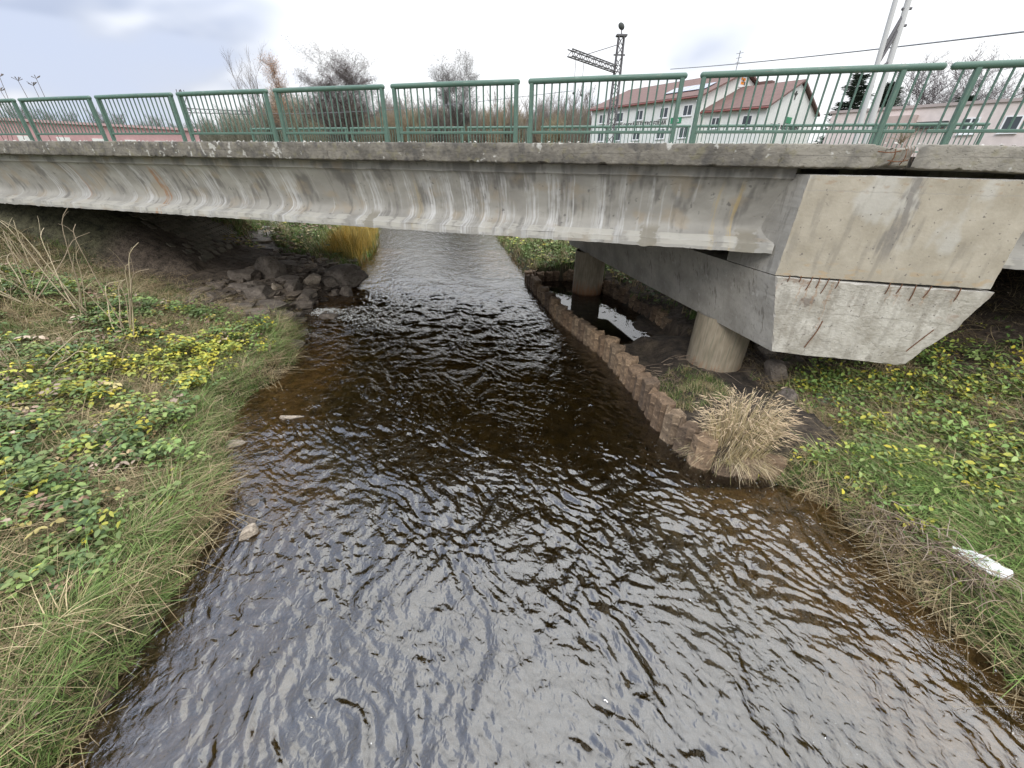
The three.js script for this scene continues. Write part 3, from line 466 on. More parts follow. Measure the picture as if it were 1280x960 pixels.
rock('flat brown ledge stone in front of the broad dark boulder', -10.0, -14.3, 0.66, 0.8, 0.26, 0.6, -0.2);
rock('rounded brown boulder in the middle of the rock pile', -8.95, -13.7, 0.55, 0.6, 0.33, 0.45, 0.9);
rock('small light-topped stone wedged in the middle of the pile', -8.85, -14.6, 0.55, 0.28, 0.26, 0.25, 0.3, 0.2, M.paleRock);
rock('dark boulder behind the small light-topped stone', -8.6, -15.2, 0.48, 0.6, 0.32, 0.45, 2.1);
rock('reddish brown flat rock above the white water', -8.35, -13.0, 0.45, 0.72, 0.26, 0.5, 0.1);
rock('wide dark rock between the leaning slab and the water', -7.95, -14.85, 0.25, 0.8, 0.34, 0.55, 1.9);
rock('low wet rock at the edge of the white water', -7.85, -14.0, 0.15, 0.6, 0.22, 0.4, 0.4);
rock('smallest wet stone standing in the water beside the big pointed boulder', -7.25, -15.9, 0.06, 0.22, 0.16, 0.2, 0.5);
rock('small dark stone in the water below the big pointed boulder', -6.85, -16.0, 0.1, 0.34, 0.24, 0.28, 1.5);
rock('flat dark stone awash in the white water, farthest from the bank', -6.4, -13.3, 0.02, 0.38, 0.14, 0.28, 0.2);
rock('brown rock on the near edge of the pile, beside the grass', -7.75, -12.5, 0.3, 0.55, 0.27, 0.45, 2.5);
rock('low rock touching the water at the near end of the pile', -7.5, -13.0, 0.1, 0.42, 0.2, 0.32, 0.8);
rock('long flat dark slab on the landward near side of the pile', -9.2, -12.5, 0.55, 0.9, 0.2, 0.5, 0.15);
rock('low boulder joining the leaning slab to the big pointed boulder', -7.6, -16.4, 0.3, 0.5, 0.3, 0.42, 1.2);
rock('mossy flat stone at the water edge below the bank grass', -6.4, -10.7, 0.06, 0.35, 0.16, 0.28, 0.3);
rock('square dark rock left of the small light-topped stone', -9.5, -14.5, 0.62, 0.5, 0.34, 0.42, 0.7);
rock('dark rock high on the path side of the pile, behind the tall block', -9.9, -17.3, 0.8, 0.6, 0.35, 0.5, 1.7);
rock('pale thin slab lying where the path meets the pile', -12.9, -21.3, 1.12, 0.55, 0.08, 0.3, 0.3, 0, M.paleRock);
rock('grey flat stone above the leaning slab, beside the far grass', -9.3, -18.0, 0.62, 0.55, 0.14, 0.34, 0.5, 0.1, M.paleRock);
rock('tan block with a flat pale top standing in the near shallows', -3.83, -4.0, 0.03, 0.13, 0.09, 0.2, -0.5, 0.1, M.paleRock, 'stone', 'stones in the shallows');
rock('brown stone half under water just behind the tan block', -3.95, -4.25, -0.04, 0.18, 0.09, 0.13, 0.8, 0, M.rock, 'stone', 'stones in the shallows');
rock('brown sunken stone in the rippled shallows beside the grass fringe', -4.1, -4.65, -0.06, 0.2, 0.1, 0.17, 0.3, 0, M.rock, 'stone', 'stones in the shallows');
rock('pale flat stone at the edge of the leafy bank', -5.35, -6.1, 0.02, 0.26, 0.07, 0.15, 0.1, 0, M.paleRock, 'stone', 'stones in the shallows');
rock('long low stone barely breaking the brown shallows', -4.75, -7.05, 0.0, 0.4, 0.06, 0.13, 0.0, 0, M.paleRock, 'stone', 'stones in the shallows');
rock('dark stone under water left of the rippled shallows', -4.7, -5.9, -0.06, 0.22, 0.09, 0.14, 0.6, 0, M.rock, 'stone', 'stones in the shallows');
rock('dark boulder right of the near column under the cap', 6.15, -8.3, 0.6, 0.42, 0.35, 0.38, 0.6, 0, M.rock, 'rock', 'boulders by the near column');
rock('brown boulder beside the blond grass clump', 5.95, -7.35, 0.5, 0.3, 0.26, 0.28, 0.2, 0, M.rock, 'rock', 'boulders by the near column');
rock('lower dark stone beneath the cap end, among leaves', 6.55, -7.2, 0.55, 0.28, 0.2, 0.25, 1.2, 0, M.rock, 'rock', 'boulders by the near column');
rock('dark block in deep shade behind the near column', 6.5, -9.4, 0.75, 0.55, 0.5, 0.5, 1.2, 0, M.rock, 'rock', 'boulders by the near column');

const mat4 = (x, y, z, ry, sx, sy = sx, sz = sx, rx = 0, rz = 0) => new THREE.Matrix4().compose(new THREE.Vector3(x, y, z), new THREE.Quaternion().setFromEuler(new THREE.Euler(rx, ry, rz, 'YXZ')), new THREE.Vector3(sx, sy, sz));
{
  const r = rngOf(91), ms = [], cs = []; const g = rockGeo(7, 10, 1);
  for (let i = 0; i < 900; i++) { const t = r(), z = -11.4 - 9.4 * r(), l = Lx(z), d = Math.pow(r(), 0.8) * (2.6 + 1.5 * t); const x = l - d + 0.2, k = 0.05 + 0.3 * r() * r(); ms.push(mat4(x, height(x, z) + k * 0.2, z, r() * 6, k * (1 + r()), k * (0.5 + 0.4 * r()), k * (0.8 + r() * 0.6), (r() - 0.5) * 0.6)); const q = 0.6 + 0.9 * r(); cs.push(rgb(q, q * 0.97, q * 0.93)); }
  for (let i = 0; i < 160; i++) { const z = -5.8 - 4 * r(), x = 5.9 + 1.2 * r(), k = 0.03 + 0.1 * r() * r(); ms.push(mat4(x, height(x, z) + k * 0.2, z, r() * 6, k * 1.4, k, k * 1.2, r() * 0.5)); const q = 0.6 + 0.6 * r(); cs.push(rgb(q, q, q)); }
  stuff('rubble', g, M.rock, ms, cs, 'loose brown rubble between the boulders and around the near column', 'rubble');
}
// stone paving of the abutment slope
{
  const r = rngOf(19), ms = [], cs = [], g = boxUV(new RoundedBoxGeometry(1, 1, 1, 1, 0.08));
  const n = new THREE.Vector3();
  for (let q = -3.1; q > -10.4; q -= 0.22) for (let k = 0; k < 26; k++) {
    const foot = -14.6 + 0.568 * q, s = foot - 0.05 - k * 0.27, w = bw(s, 0, q), y = height(w.x, w.z); if (y > 4.3 || s < -23 || r() < 0.9 * smoothstep(q + 0.35 * N2(s * 1.3, 4), -4.4, -3.1) || r() < 0.4 * smoothstep(3 - k, 0, 2)) continue;
    const e = 0.1, dx = (height(w.x + e, w.z) - height(w.x - e, w.z)) / (2 * e), dz = (height(w.x, w.z + e) - height(w.x, w.z - e)) / (2 * e); n.set(-dx, 1, -dz).normalize();
    const qt = new THREE.Quaternion().setFromUnitVectors(new THREE.Vector3(0, 1, 0), n).multiply(new THREE.Quaternion().setFromEuler(new THREE.Euler((r() - 0.5) * 0.08, TH + (r() - 0.5) * 0.06, (r() - 0.5) * 0.08)));
    ms.push(new THREE.Matrix4().compose(new THREE.Vector3(w.x, y + 0.012 * r(), w.z), qt, new THREE.Vector3(0.255 * (0.92 + 0.1 * r()), 0.07, 0.205 * (0.92 + 0.1 * r())))); const c = 0.75 + 0.5 * r(); cs.push(rgb(c, c, c * 0.97));
  }
  stuff('slope_paving', g, std({ map: rep(greyMap, 1, 1), color: rgb(0.6, 0.56, 0.51), bumpMap: roughBump, bumpScale: 0.01 }), ms, cs, 'rows of grey paving stones on the abutment slope under the bridge', 'paving');
}
// trodden path beyond the bridge
{
  const pts = [[-12.2, -20.4], [-13.5, -22.2], [-14.6, -25], [-15.7, -28.3], [-17.2, -32.5]], P = [], U = [], I = [];
  const c = new THREE.CatmullRomCurve3(pts.map((p) => new THREE.Vector3(p[0], 0, p[1])));
  for (let i = 0; i <= 40; i++) { const o = c.getPoint(i / 40), t = c.getTangent(i / 40), w = 0.42 + 0.08 * N2(i * 0.4, 1); for (let j = 0; j <= 4; j++) { const a = (j / 4 - 0.5) * 2 * w, x = o.x - t.z * a, z = o.z + t.x * a; P.push(x, height(x, z) + 0.03, z); U.push(x, z); } }
  for (let i = 0; i < 40; i++) for (let j = 0; j < 4; j++) { const a = i * 5 + j; I.push(a, a + 5, a + 1, a + 1, a + 5, a + 6); }
  const g = geoOf(P, I, U); const nn = g.attributes.normal; if (nn.getY(0) < 0) { const ix = g.index.array; for (let i = 0; i < ix.length; i += 3) { const t = ix[i]; ix[i] = ix[i + 1]; ix[i + 1] = t; } g.computeVertexNormals(); }
  struct('path', g, std({ color: rgb(0.27, 0.24, 0.21), map: rep(groundTex, 0.6, 0.6) }));
}

// ------------------------------------------------------------------ ground cover
function clumpGeo(seed, n, h, spread, lean, w = 0.006, seg = 3) {
  const r = rngOf(seed), P = [], I = [];
  for (let i = 0; i < n; i++) {
    const a = r() * 6.283, hh = h * (0.55 + 0.6 * r()), x0 = (r() - 0.5) * spread, z0 = (r() - 0.5) * spread, l = lean * (0.3 + r()), ca = Math.cos(a), sa = Math.sin(a), b0 = P.length / 3;
    for (let k = 0; k <= seg; k++) { const t = k / seg, o = l * hh * t * t, y = hh * (t - 0.35 * l * t * t), ww = w * (1 - 0.85 * t); P.push(x0 + ca * o - sa * ww, y, z0 + sa * o + ca * ww, x0 + ca * o + sa * ww, y, z0 + sa * o - ca * ww); if (k < seg) { const q = b0 + k * 2; I.push(q, q + 1, q + 2, q + 1, q + 3, q + 2); } }
  }
  return geoOf(P, I);
}
function leafGeo(P, I, x, y, z, a, tilt, L, W, roll = 0) {        // a folded pointed leaf of eight faces
  const m = new THREE.Matrix4().compose(new THREE.Vector3(x, y, z), new THREE.Quaternion().setFromEuler(new THREE.Euler(roll, a, tilt, 'YZX')), new THREE.Vector3(1, 1, 1)), b = P.length / 3, v = new THREE.Vector3();
  for (const [u, h, w] of [[0, 0, 0], [0.3, 0.12, 0.42], [0.3, 0, 0], [0.3, 0.12, -0.42], [0.7, 0.1, 0.36], [0.7, 0, 0], [0.7, 0.1, -0.36], [1, -0.08, 0]]) { v.set(u * L, h * W, w * W).applyMatrix4(m); P.push(v.x, v.y, v.z); }
  for (const [i, j, k] of [[0, 1, 2], [0, 2, 3], [1, 4, 5], [1, 5, 2], [2, 5, 6], [2, 6, 3], [4, 7, 5], [5, 7, 6]]) I.push(b + i, b + j, b + k);
}
function sprigGeo(seed, n, R, L, W, up = 0.12) { const r = rngOf(seed), P = [], I = []; for (let i = 0; i < n; i++) { const a = r() * 6.283, d = R * Math.sqrt(r()); leafGeo(P, I, Math.cos(a) * d, up * r(), Math.sin(a) * d, r() * 6.283, (r() - 0.6) * 0.9, L * (0.7 + 0.6 * r()), W * (0.7 + 0.6 * r()), (r() - 0.5) * 0.9); } return geoOf(P, I); }
const leafMat = (o) => new THREE.MeshStandardMaterial({ side: THREE.DoubleSide, roughness: 0.75, color: 0xffffff, ...o });
const mixc = (list, r) => { const i = Math.floor(r() * list.length), j = Math.floor(r() * list.length), t = r() * 0.6, k = 0.75 + 0.5 * r(); const c = mix3(list[i], list[j], t); return rgb(c[0] * k, c[1] * k, c[2] * k); };
const G = { green: [[0.1, 0.16, 0.035], [0.14, 0.21, 0.05], [0.075, 0.12, 0.03], [0.19, 0.22, 0.07]], lush: [[0.15, 0.25, 0.055], [0.19, 0.3, 0.07], [0.24, 0.31, 0.1]], straw: [[0.4, 0.31, 0.17], [0.31, 0.235, 0.12], [0.48, 0.39, 0.23], [0.22, 0.16, 0.085]], leaf: [[0.1, 0.17, 0.045], [0.17, 0.26, 0.07], [0.07, 0.12, 0.04], [0.23, 0.3, 0.085], [0.14, 0.18, 0.06]], yel: [[0.38, 0.38, 0.055], [0.56, 0.48, 0.055], [0.27, 0.32, 0.065], [0.2, 0.28, 0.06]], fall: [[0.3, 0.2, 0.14], [0.22, 0.13, 0.08], [0.42, 0.33, 0.25], [0.5, 0.42, 0.12], [0.12, 0.075, 0.05]] };
const onBank = (x, z) => { const l = Lx(z), r = Rx(z); return x < l ? l - x : x > r ? (z < -5.6 && z > -19.2 ? x - pl(BP, z) : x - r) : -1; };
const underBridge = (x, z) => { const [s, q] = toS(x, z); return smoothstep(-q + (x > 0 ? 0.9 * smoothstep(x, 7.5, 10) : 0), 0.2, 1.6) * (1 - (x < 0 ? smoothstep(-q, 7.2, 8.8) : smoothstep(-q, 9.5, 11))); };
const offPath = (x, z) => { let m = 9; for (const [a, b] of [[-12.2, -20.4], [-12.9, -21.3], [-13.5, -22.2], [-14, -23.6], [-14.6, -25], [-15.2, -26.7], [-15.7, -28.3], [-16.4, -30.4], [-17.2, -32.5]]) m = Math.min(m, Math.hypot(x - a, z - b)); return smoothstep(m, 0.55, 0.9); };
function scatter(n, seed, [x0, x1, z0, z1], want, make) { const r = rngOf(seed), ms = [], cs = []; for (let i = 0; i < n; i++) { const x = lerp(x0, x1, r()), z = lerp(z0, z1, r()), d = onBank(x, z); if (d < 0) continue; const p = want(x, z, d, r); if (r() > p) continue; const q = make(x, height(x, z), z, d, r); ms.push(q[0]); cs.push(q[1]); } return [ms, cs]; }
const near = (x, z) => 1 / (1 + Math.max(0, Math.hypot(x, z) - 7) * 0.05);
{
  const LEFT = [-19, -3.7, -14.5, 1.5], RIGHT = [3.4, 13, -11.5, 0.5], g1 = clumpGeo(1, 11, 0.24, 0.16, 0.9, 0.0055), g2 = clumpGeo(2, 9, 0.34, 0.2, 1.5, 0.005), g3 = clumpGeo(3, 12, 0.3, 0.14, 1.3, 0.006, 4);
  const dry = (x, z) => clamp(0.42 + 0.9 * fbm(x * 0.5 + 3, z * 0.5 + 1, 3) + 0.25 * smoothstep(-z, 3.2, 0.5) + 0.25 * smoothstep(-z, 7.5, 10), 0, 1), lea = (x, z) => clamp(0.3 + 0.9 * fbm(x * 0.42 + 20, z * 0.42, 3), 0, 1);
  const bramble = (x, z, d) => clamp(smoothstep(-z, 2.2, 4.2) * (1 - smoothstep(-z, 10.2, 12.2)) * smoothstep(d, 0.2, 0.8) * (0.5 + 1.6 * fbm(x * 0.6, z * 0.6 + 7, 4)), 0, 1);
  const yellow = (x, z) => Math.exp(-(((x + 7.4 + 0.35 * (z + 8.2)) / 1.15) ** 2) - (((z + 7.9) / 2.1) ** 2));
  for (const [rect, side, n1, n2, n3] of [[LEFT, 'left', 56000, 46000, 11000], [RIGHT, 'right', 46000, 36000, 7500]]) {
    const L = side === 'left';
    let [m, c] = scatter(n1, L ? 31 : 32, rect, (x, z, d) => (L ? (1 - 0.6 * bramble(x, z, d)) : (0.25 + 0.75 * lea(x, z))) * (1 - dry(x, z) * 0.75) * (1 - 0.97 * underBridge(x, z)) * near(x, z), (x, y, z, d, r) => { const k = 0.7 + 0.7 * r(); return [mat4(x, y - 0.02, z, r() * 6.28, k, k * (0.8 + 0.4 * r()), k, (r() - 0.5) * 0.5, (r() - 0.5) * 0.5), mixc(G.green.concat(L ? [] : G.lush), r)]; });
    stuff('grass', g1, leafMat(), m, c, `short green grass growing over the ${side} bank`, 'grass');
    [m, c] = scatter(n2, L ? 33 : 34, rect, (x, z, d) => (0.18 + 0.82 * dry(x, z)) * (1 - 0.5 * bramble(x, z, d)) * (1 - 0.9 * underBridge(x, z)) * near(x, z), (x, y, z, d, r) => { const k = 0.7 + 0.7 * r(); return [mat4(x, y - 0.02, z, r() * 6.28, k, k * 0.6, k, (r() - 0.5) * 0.9, (r() - 0.5) * 0.9), mixc(G.straw, r)]; });
    stuff('dry_grass', g2, leafMat(), m, c, `flattened straw-coloured dry grass among the green on the ${side} bank`, 'dry grass');
    [m, c] = scatter(n3, L ? 35 : 36, L ? [-8, -3.7, -13, 1.2] : [4.6, 8, -6.2, 0.4], (x, z, d) => (d < 0.06 ? 0.35 : 1) * (1 - smoothstep(d, L ? 0.35 : 0.3, L ? 1.1 : 1.2)) * (0.6 + 0.6 * N2(x * 1.3, z * 1.3)) * (1 - 0.8 * underBridge(x, z)) * (!L && z < -2.7 && d < 0.7 ? 0.06 : 1), (x, y, z, d, r) => { const k = 0.75 + 0.7 * r(); const towards = L ? -Math.PI / 2 : Math.PI / 2; return [mat4(x, y - 0.02, z, towards + (r() - 0.5) * 2, k, k, k, 0.35 * r(), (L ? -1 : 1) * 0.35 * r()), mixc(r() < 0.3 ? G.straw : G.lush.concat(G.green), r)]; });
    stuff('fringe_grass', g3, leafMat(), m, c, `longer bright green grass hanging over the ${side} water edge`, 'grass');
  }
  const s1 = sprigGeo(5, 9, 0.15, 0.078, 0.066), s2 = sprigGeo(6, 8, 0.14, 0.075, 0.05);
  let [m, c] = scatter(46000, 41, LEFT, (x, z, d) => bramble(x, z, d) * near(x, z) * (1 - underBridge(x, z)), (x, y, z, d, r) => { const k = 0.5 + 0.8 * r(), yl = yellow(x, z) * 0.95 + 0.08; return [mat4(x, y + 0.03 + (0.12 + 0.3 * smoothstep(fbm(x * 0.9, z * 0.9 + 50, 3), -0.2, 0.5)) * r(), z, r() * 6.28, k, k, k, (r() - 0.5) * 0.6, (r() - 0.5) * 0.6), mixc(r() < yl ? G.yel : r() < 0.12 ? G.fall : G.leaf, r)]; });
  stuff('bramble', s1, leafMat({ roughness: 0.6 }), m, c, 'low green bramble leaves turning yellow on the left bank', 'bramble');
  [m, c] = scatter(20000, 42, RIGHT, (x, z, d) => clamp(smoothstep(z, -8.6, -7.2) * (1 - smoothstep(z, -4.6, -3.0)) * smoothstep(d, 0.05, 0.4) * (1 - smoothstep(d, 2.6, 4.6)) * (0.55 + 0.9 * fbm(x * 0.8, z * 0.8 + 30, 3)), 0, 1), (x, y, z, d, r) => { const k = 0.7 + 0.7 * r(); return [mat4(x, y + 0.03 + 0.12 * r(), z, r() * 6.28, k, k, k, (r() - 0.5) * 0.6, (r() - 0.5) * 0.6), mixc(r() < 0.33 ? G.yel : r() < 0.5 ? G.lush : G.leaf, r)]; });
  stuff('herbs', s2, leafMat({ roughness: 0.6 }), m, c, 'leafy green and yellow herbs below the pier cap on the right bank', 'herbs');
  const fl = (() => { const P = [], I = []; leafGeo(P, I, -0.03, 0, 0, 0, 0.1, 0.06, 0.045, 0.2); return geoOf(P, I); })();
  for (const [rect, seed, n, side] of [[LEFT, 43, 9000, 'left'], [RIGHT, 44, 6500, 'right']]) { [m, c] = scatter(n, seed, rect, (x, z) => (0.4 + 0.6 * N2(x * 0.9 + 7, z * 0.9)) * (1 - 0.5 * underBridge(x, z)), (x, y, z, d, r) => [mat4(x, y + 0.03 + 0.1 * r() * r(), z, r() * 6.28, 0.7 + 0.9 * r(), 1, 1, (r() - 0.5) * 1.2, (r() - 0.5) * 1.2), mixc(G.fall, r)]); stuff('fallen_leaves', fl, leafMat(), m, c, `brown and pale fallen leaves scattered over the ${side} bank`, 'leaves'); }
  const st = (() => { const q = tube([[-0.25, 0, 0], [-0.08, 0.03, 0.015], [0.1, 0.035, -0.012], [0.27, 0.0, 0.01]], 0.0035, 5, 3, 0.5); return q; })();
  for (const [rect, seed, n, side] of [[LEFT, 45, 7500, 'left'], [RIGHT, 46, 5500, 'right']]) { [m, c] = scatter(n, seed, rect, (x, z) => (0.35 + 0.5 * dry(x, z)) * (1 - 0.6 * underBridge(x, z)), (x, y, z, d, r) => { const k = 0.6 + 1.2 * r(); return [mat4(x, y + 0.05 + 0.12 * r(), z, r() * 6.28, k, 1, k, 0, (r() - 0.5) * 0.8), mixc(G.straw, r)]; }); stuff('dead_stalks', st, leafMat(), m, c, `thin dead stalks lying across the growth on the ${side} bank`, 'stalks'); }
  [m, c] = scatter(5000, 52, [5.4, 8.2, -5.4, -1.2], (x, z, d) => smoothstep(d, 0.45, 0.8) * (1 - smoothstep(d, 1.3, 2.2)) * clamp(0.7 + 0.8 * N2(x * 0.8, z * 0.8), 0, 1), (x, y, z, d, r) => { const k = 0.7 + 0.6 * r(); return [mat4(x, y - 0.02, z, Math.PI / 2 + (r() - 0.5) * 3, k, k, k, 0.3 * r(), 0.3 * r()), mixc(G.lush, r)]; });
  stuff('lush_grass', g3, leafMat(), m, c, 'patch of fresh bright green grass above the brushwood and white sheet', 'grass');
  // tufts on the mud by the near column
  [m, c] = scatter(1, 1, [0, 1, 0, 1], () => 0, () => 0); { const r = rngOf(53); for (let i = 0; i < 420; i++) { const a = r() * 6.28, d = Math.sqrt(r()), x = 4.1 + Math.cos(a) * d * 0.75, z = -8.0 + Math.sin(a) * d * 1.0; if (x < pl(RP, z) + 0.25) continue; const k = 0.5 + 0.5 * r(); m.push(mat4(x, height(x, z) - 0.02, z, r() * 6.28, k)); c.push(mixc(r() < 0.45 ? G.straw : G.green, r)); } }
  stuff('mud_grass', g1, leafMat(), m, c, 'thin tufts of grass on the mud in front of the near column', 'grass');
  // banks beyond the bridge
  const g4 = clumpGeo(4, 9, 0.4, 0.35, 0.8, 0.014), s3 = sprigGeo(8, 8, 0.3, 0.16, 0.12, 0.35);
  [m, c] = scatter(30000, 47, [-22, -7, -46, -15.5], (x, z, d) => (1 - underBridge(x, z)) * offPath(x, z), (x, y, z, d, r) => { const k = 0.7 + 0.8 * r(); return [mat4(x, y, z, r() * 6.28, k, k, k), mixc(r() < 0.25 ? G.straw : G.lush.concat(G.green), r)]; });
  stuff('far_grass', g4, leafMat(), m, c, 'green grass on the left bank beyond the bridge', 'grass');
  [m, c] = scatter(2600, 48, [-15, -8, -36, -19.5], (x, z, d) => clamp(0.05 + fbm(x * 0.5, z * 0.5, 2), 0, 1) * smoothstep(d, 0.2, 1) * offPath(x, z), (x, y, z, d, r) => { const k = 0.7 + 1.1 * r(); return [mat4(x, y + 0.15, z, r() * 6.28, k), mixc(r() < 0.5 ? G.fall : G.leaf, r)]; });
  stuff('far_weeds', s3, leafMat(), m, c, 'brownish weeds on the left bank beyond the bridge', 'weeds');
  [m, c] = scatter(24000, 49, [-3, 12, -44, -12], (x, z, d) => (1 - 0.75 * underBridge(x, z)) * (0.5 + 0.5 * lea(x, z)), (x, y, z, d, r) => { const k = 0.6 + 0.7 * r(); return [mat4(x, y, z, r() * 6.28, k, k, k), mixc(r() < 0.35 ? G.straw : G.green.concat(G.lush), r)]; });
  stuff('far_grass', g4, leafMat(), m, c, 'green and straw grass on the right bank beyond the piles', 'grass');
  [m, c] = scatter(5200, 50, [-2.5, 9, -36, -12.5], (x, z, d) => clamp(0.35 + fbm(x * 0.6, z * 0.6 + 3, 2), 0, 1) * smoothstep(d, 0, 0.4), (x, y, z, d, r) => { const k = 0.5 + 0.8 * r(); return [mat4(x, y + 0.08, z, r() * 6.28, k), mixc(r() < 0.4 ? G.fall.concat(G.yel) : G.leaf, r)]; });
  stuff('far_weeds', s3, leafMat(), m, c, 'leafy weeds on the right bank behind the far column', 'weeds');
  const rd = clumpGeo(9, 16, 1.5, 0.4, 0.35, 0.012, 4);
  [m, c] = scatter(2600, 51, [-11.8, -7.2, -31, -20.6], (x, z, d) => (1 - smoothstep(d, 0.7, 1.8)) * (0.75 + 0.4 * N2(x, z)), (x, y, z, d, r) => { const k = 0.6 + 0.5 * r(); return [mat4(x, y, z, r() * 6.28, k), mixc([[0.68, 0.48, 0.1], [0.6, 0.4, 0.09], [0.5, 0.4, 0.14], [0.36, 0.32, 0.1]], r)]; });
  stuff('reeds', rd, leafMat(), m, c, 'stand of golden yellow reeds at the far left water edge', 'reeds');
  // foam specks drifting on the river
  const fg = new THREE.IcosahedronGeometry(1, 1), r = rngOf(66), fm = []; for (let i = 0; i < 330; i++) { const z = -1.2 - 5.2 * r(), l = Lx(z), q = pl(RP, z), t = r() < 0.85 ? 1 - Math.pow(r(), 1.6) * 0.32 : r(), x = lerp(l + 0.1, Math.max(q, 3.4) - 0.08, t); if (x > q) continue; const k = 0.0025 + 0.007 * r() * r() * r(); fm.push(mat4(x, wave(x, z) + 0.001, z, r() * 6, k * (1 + 1.3 * r()), k * 0.35, k)); }
  for (let i = 0; i < 2400; i++) { const t = r(), x = -7.3 + 3.4 * t + (r() - 0.5) * (0.5 + 0.5 * t), z = -13.9 + 0.5 * t + (r() - 0.5) * (0.5 + 2.2 * t); if (x < Lx(z)) continue; const k = 0.006 + 0.018 * r() * r(); fm.push(mat4(x, wave(x, z) + 0.002, z, r() * 6, k * (1.2 + 1.5 * r()), k * 0.4, k)); }  // white flecks by the rocks, also standing in for sky reflected on rough water
  stuff('foam', fg, std({ color: rgb(0.8, 0.8, 0.77), roughness: 0.6 }), fm, null, 'small white flecks of foam on the brown water, those by the rocks also standing in for reflected sky', 'foam');
}

// ------------------------------------------------------------------ single plants, brushwood, litter
{
  // blond clump at the end of the piles
  const o = thing('grass_tussock', 'large blond tussock of dry grass hanging over the near end of the pile wall', 'grass clump', [4.15, 0.3, -5.85]), r = rngOf(88);
  const blades = [], heads = [];
  for (let i = 0; i < 2500; i++) {
    const tall = r() < 0.45, a = r() * 6.283, d = Math.sqrt(r()), x0 = Math.cos(a) * d * 0.5, z0 = Math.sin(a) * d * 0.34, gust = 0.25 * N2(x0 * 2.5, z0 * 2.5), out = (tall ? 0.08 + 0.4 * r() : 0.15 + 0.5 * d * r() + 0.2 * r()), h = (tall ? 0.7 + 0.75 * r() : 0.2 + 0.55 * r() * r() + 0.15 * r()) * (1 - 0.25 * d), drop = tall ? 0.22 * r() * r() : (0.3 + 0.9 * r()) * h, aa = a + (r() - 0.5) * 1.6, dx = Math.cos(aa) * out + (tall ? 0.1 : 0.05) + gust, dz = Math.sin(aa) * out * 0.85 + 0.1 * (r() - 0.4) + gust * 0.5;
    const y0 = -0.15, k1 = 0.15 + 0.4 * r(), p0 = [x0, y0, z0], p1 = [x0 + dx * k1 + 0.06 * (r() - 0.5), y0 + h * (0.85 + 0.2 * r()), z0 + dz * k1 + 0.06 * (r() - 0.5)], p2 = [x0 + dx, y0 + h - drop, z0 + dz], w = 0.0028 + 0.0024 * r(), P = [], I = [], ang = r() * 6.28, cx = Math.cos(ang) * w, cz = Math.sin(ang) * w;
    for (let k = 0; k <= 6; k++) { const t = k / 6, b = [0, 1, 2].map((q) => (1 - t) * (1 - t) * p0[q] + 2 * t * (1 - t) * p1[q] + t * t * p2[q]), f = 1 - 0.75 * t; P.push(b[0] - cx * f, b[1], b[2] - cz * f, b[0] + cx * f, b[1], b[2] + cz * f); if (k < 6) { const q = k * 2; I.push(q, q + 1, q + 2, q + 1, q + 3, q + 2); } }
    const g = geoOf(P, I); const cc = mixc([[0.62, 0.5, 0.31], [0.52, 0.41, 0.23], [0.7, 0.59, 0.41], [0.36, 0.33, 0.13], [0.22, 0.16, 0.09]], r), ca = new Float32Array(g.attributes.position.count * 3); for (let k = 0; k < ca.length; k += 3) ca.set([cc.r, cc.g, cc.b], k); g.setAttribute('color', new THREE.BufferAttribute(ca, 3)); blades.push(g);
    if (tall && r() < 0.55) { const v = new THREE.Vector3(p2[0] - p1[0], p2[1] - p1[1], p2[2] - p1[2]).normalize(); const hg = new THREE.ConeGeometry(0.0075, 0.15, 4); hg.applyQuaternion(new THREE.Quaternion().setFromUnitVectors(new THREE.Vector3(0, 1, 0), v)); hg.translate(p2[0], p2[1], p2[2]); heads.push(hg); }
  }
  const bm = mesh('blades', mergeGeometries(blades), leafMat({ vertexColors: true }), o); bm.userData.kind = 'stuff';
  mesh('seed_heads', merge(heads), std({ color: rgb(0.6, 0.46, 0.3) }), o).userData.kind = 'stuff';
}
{
  const o = thing('brushwood_pile', 'tangle of dead brown twigs caught at the right water edge beside the white sheet', 'brushwood', [5.5, 0.15, -3.5]), r = rngOf(99);
  const tw = [rgb(0.2, 0.15, 0.105), rgb(0.27, 0.21, 0.15), rgb(0.15, 0.105, 0.075), rgb(0.36, 0.29, 0.22)].map((c) => std({ color: c, roughness: 0.95 }));
  for (let i = 0; i < 230; i++) {
    const t = r(), x = lerp(-0.12, 0.25, t) + (r() - 0.5) * 0.3, z = lerp(-0.75, 0.6, t) + (r() - 0.5) * 0.35, a = r() * 6.28, L = 0.18 + 0.4 * r() * r() * 1.6, y = Math.max(0, height(5.5 + x, -3.5 + z)) - 0.15 + 0.06 + 0.36 * r(), b = (r() - 0.5) * 0.25;
    const p = [[x, y + (r() - 0.5) * 0.1, z], [x + Math.cos(a) * L * 0.4, y + 0.08 * r(), z + Math.sin(a) * L * 0.4], [x + Math.cos(a + b) * L * 0.75, y + 0.1 * r(), z + Math.sin(a + b) * L * 0.75], [x + Math.cos(a + 2 * b) * L, y - 0.06 + 0.12 * r(), z + Math.sin(a + 2 * b) * L]];
    mesh('twig', tube(p, 0.0048 + 0.006 * r() * r(), 8, 4, 0.45), tw[Math.floor(r() * 4)], o);
  }
  for (const p of [[[0.25, 0.3, -0.1], [0.27, 0.4, 0.15], [0.18, 0.32, 0.38], [0.05, 0.2, 0.45]], [[0.3, 0.36, -0.2], [0.4, 0.42, 0.05], [0.38, 0.32, 0.28], [0.25, 0.2, 0.42]], [[0.1, 0.25, -0.25], [0.2, 0.3, 0.0], [0.25, 0.2, 0.25]]]) mesh('twig', tube(p, 0.008, 12, 6, 0.6), tw[3], o);
}
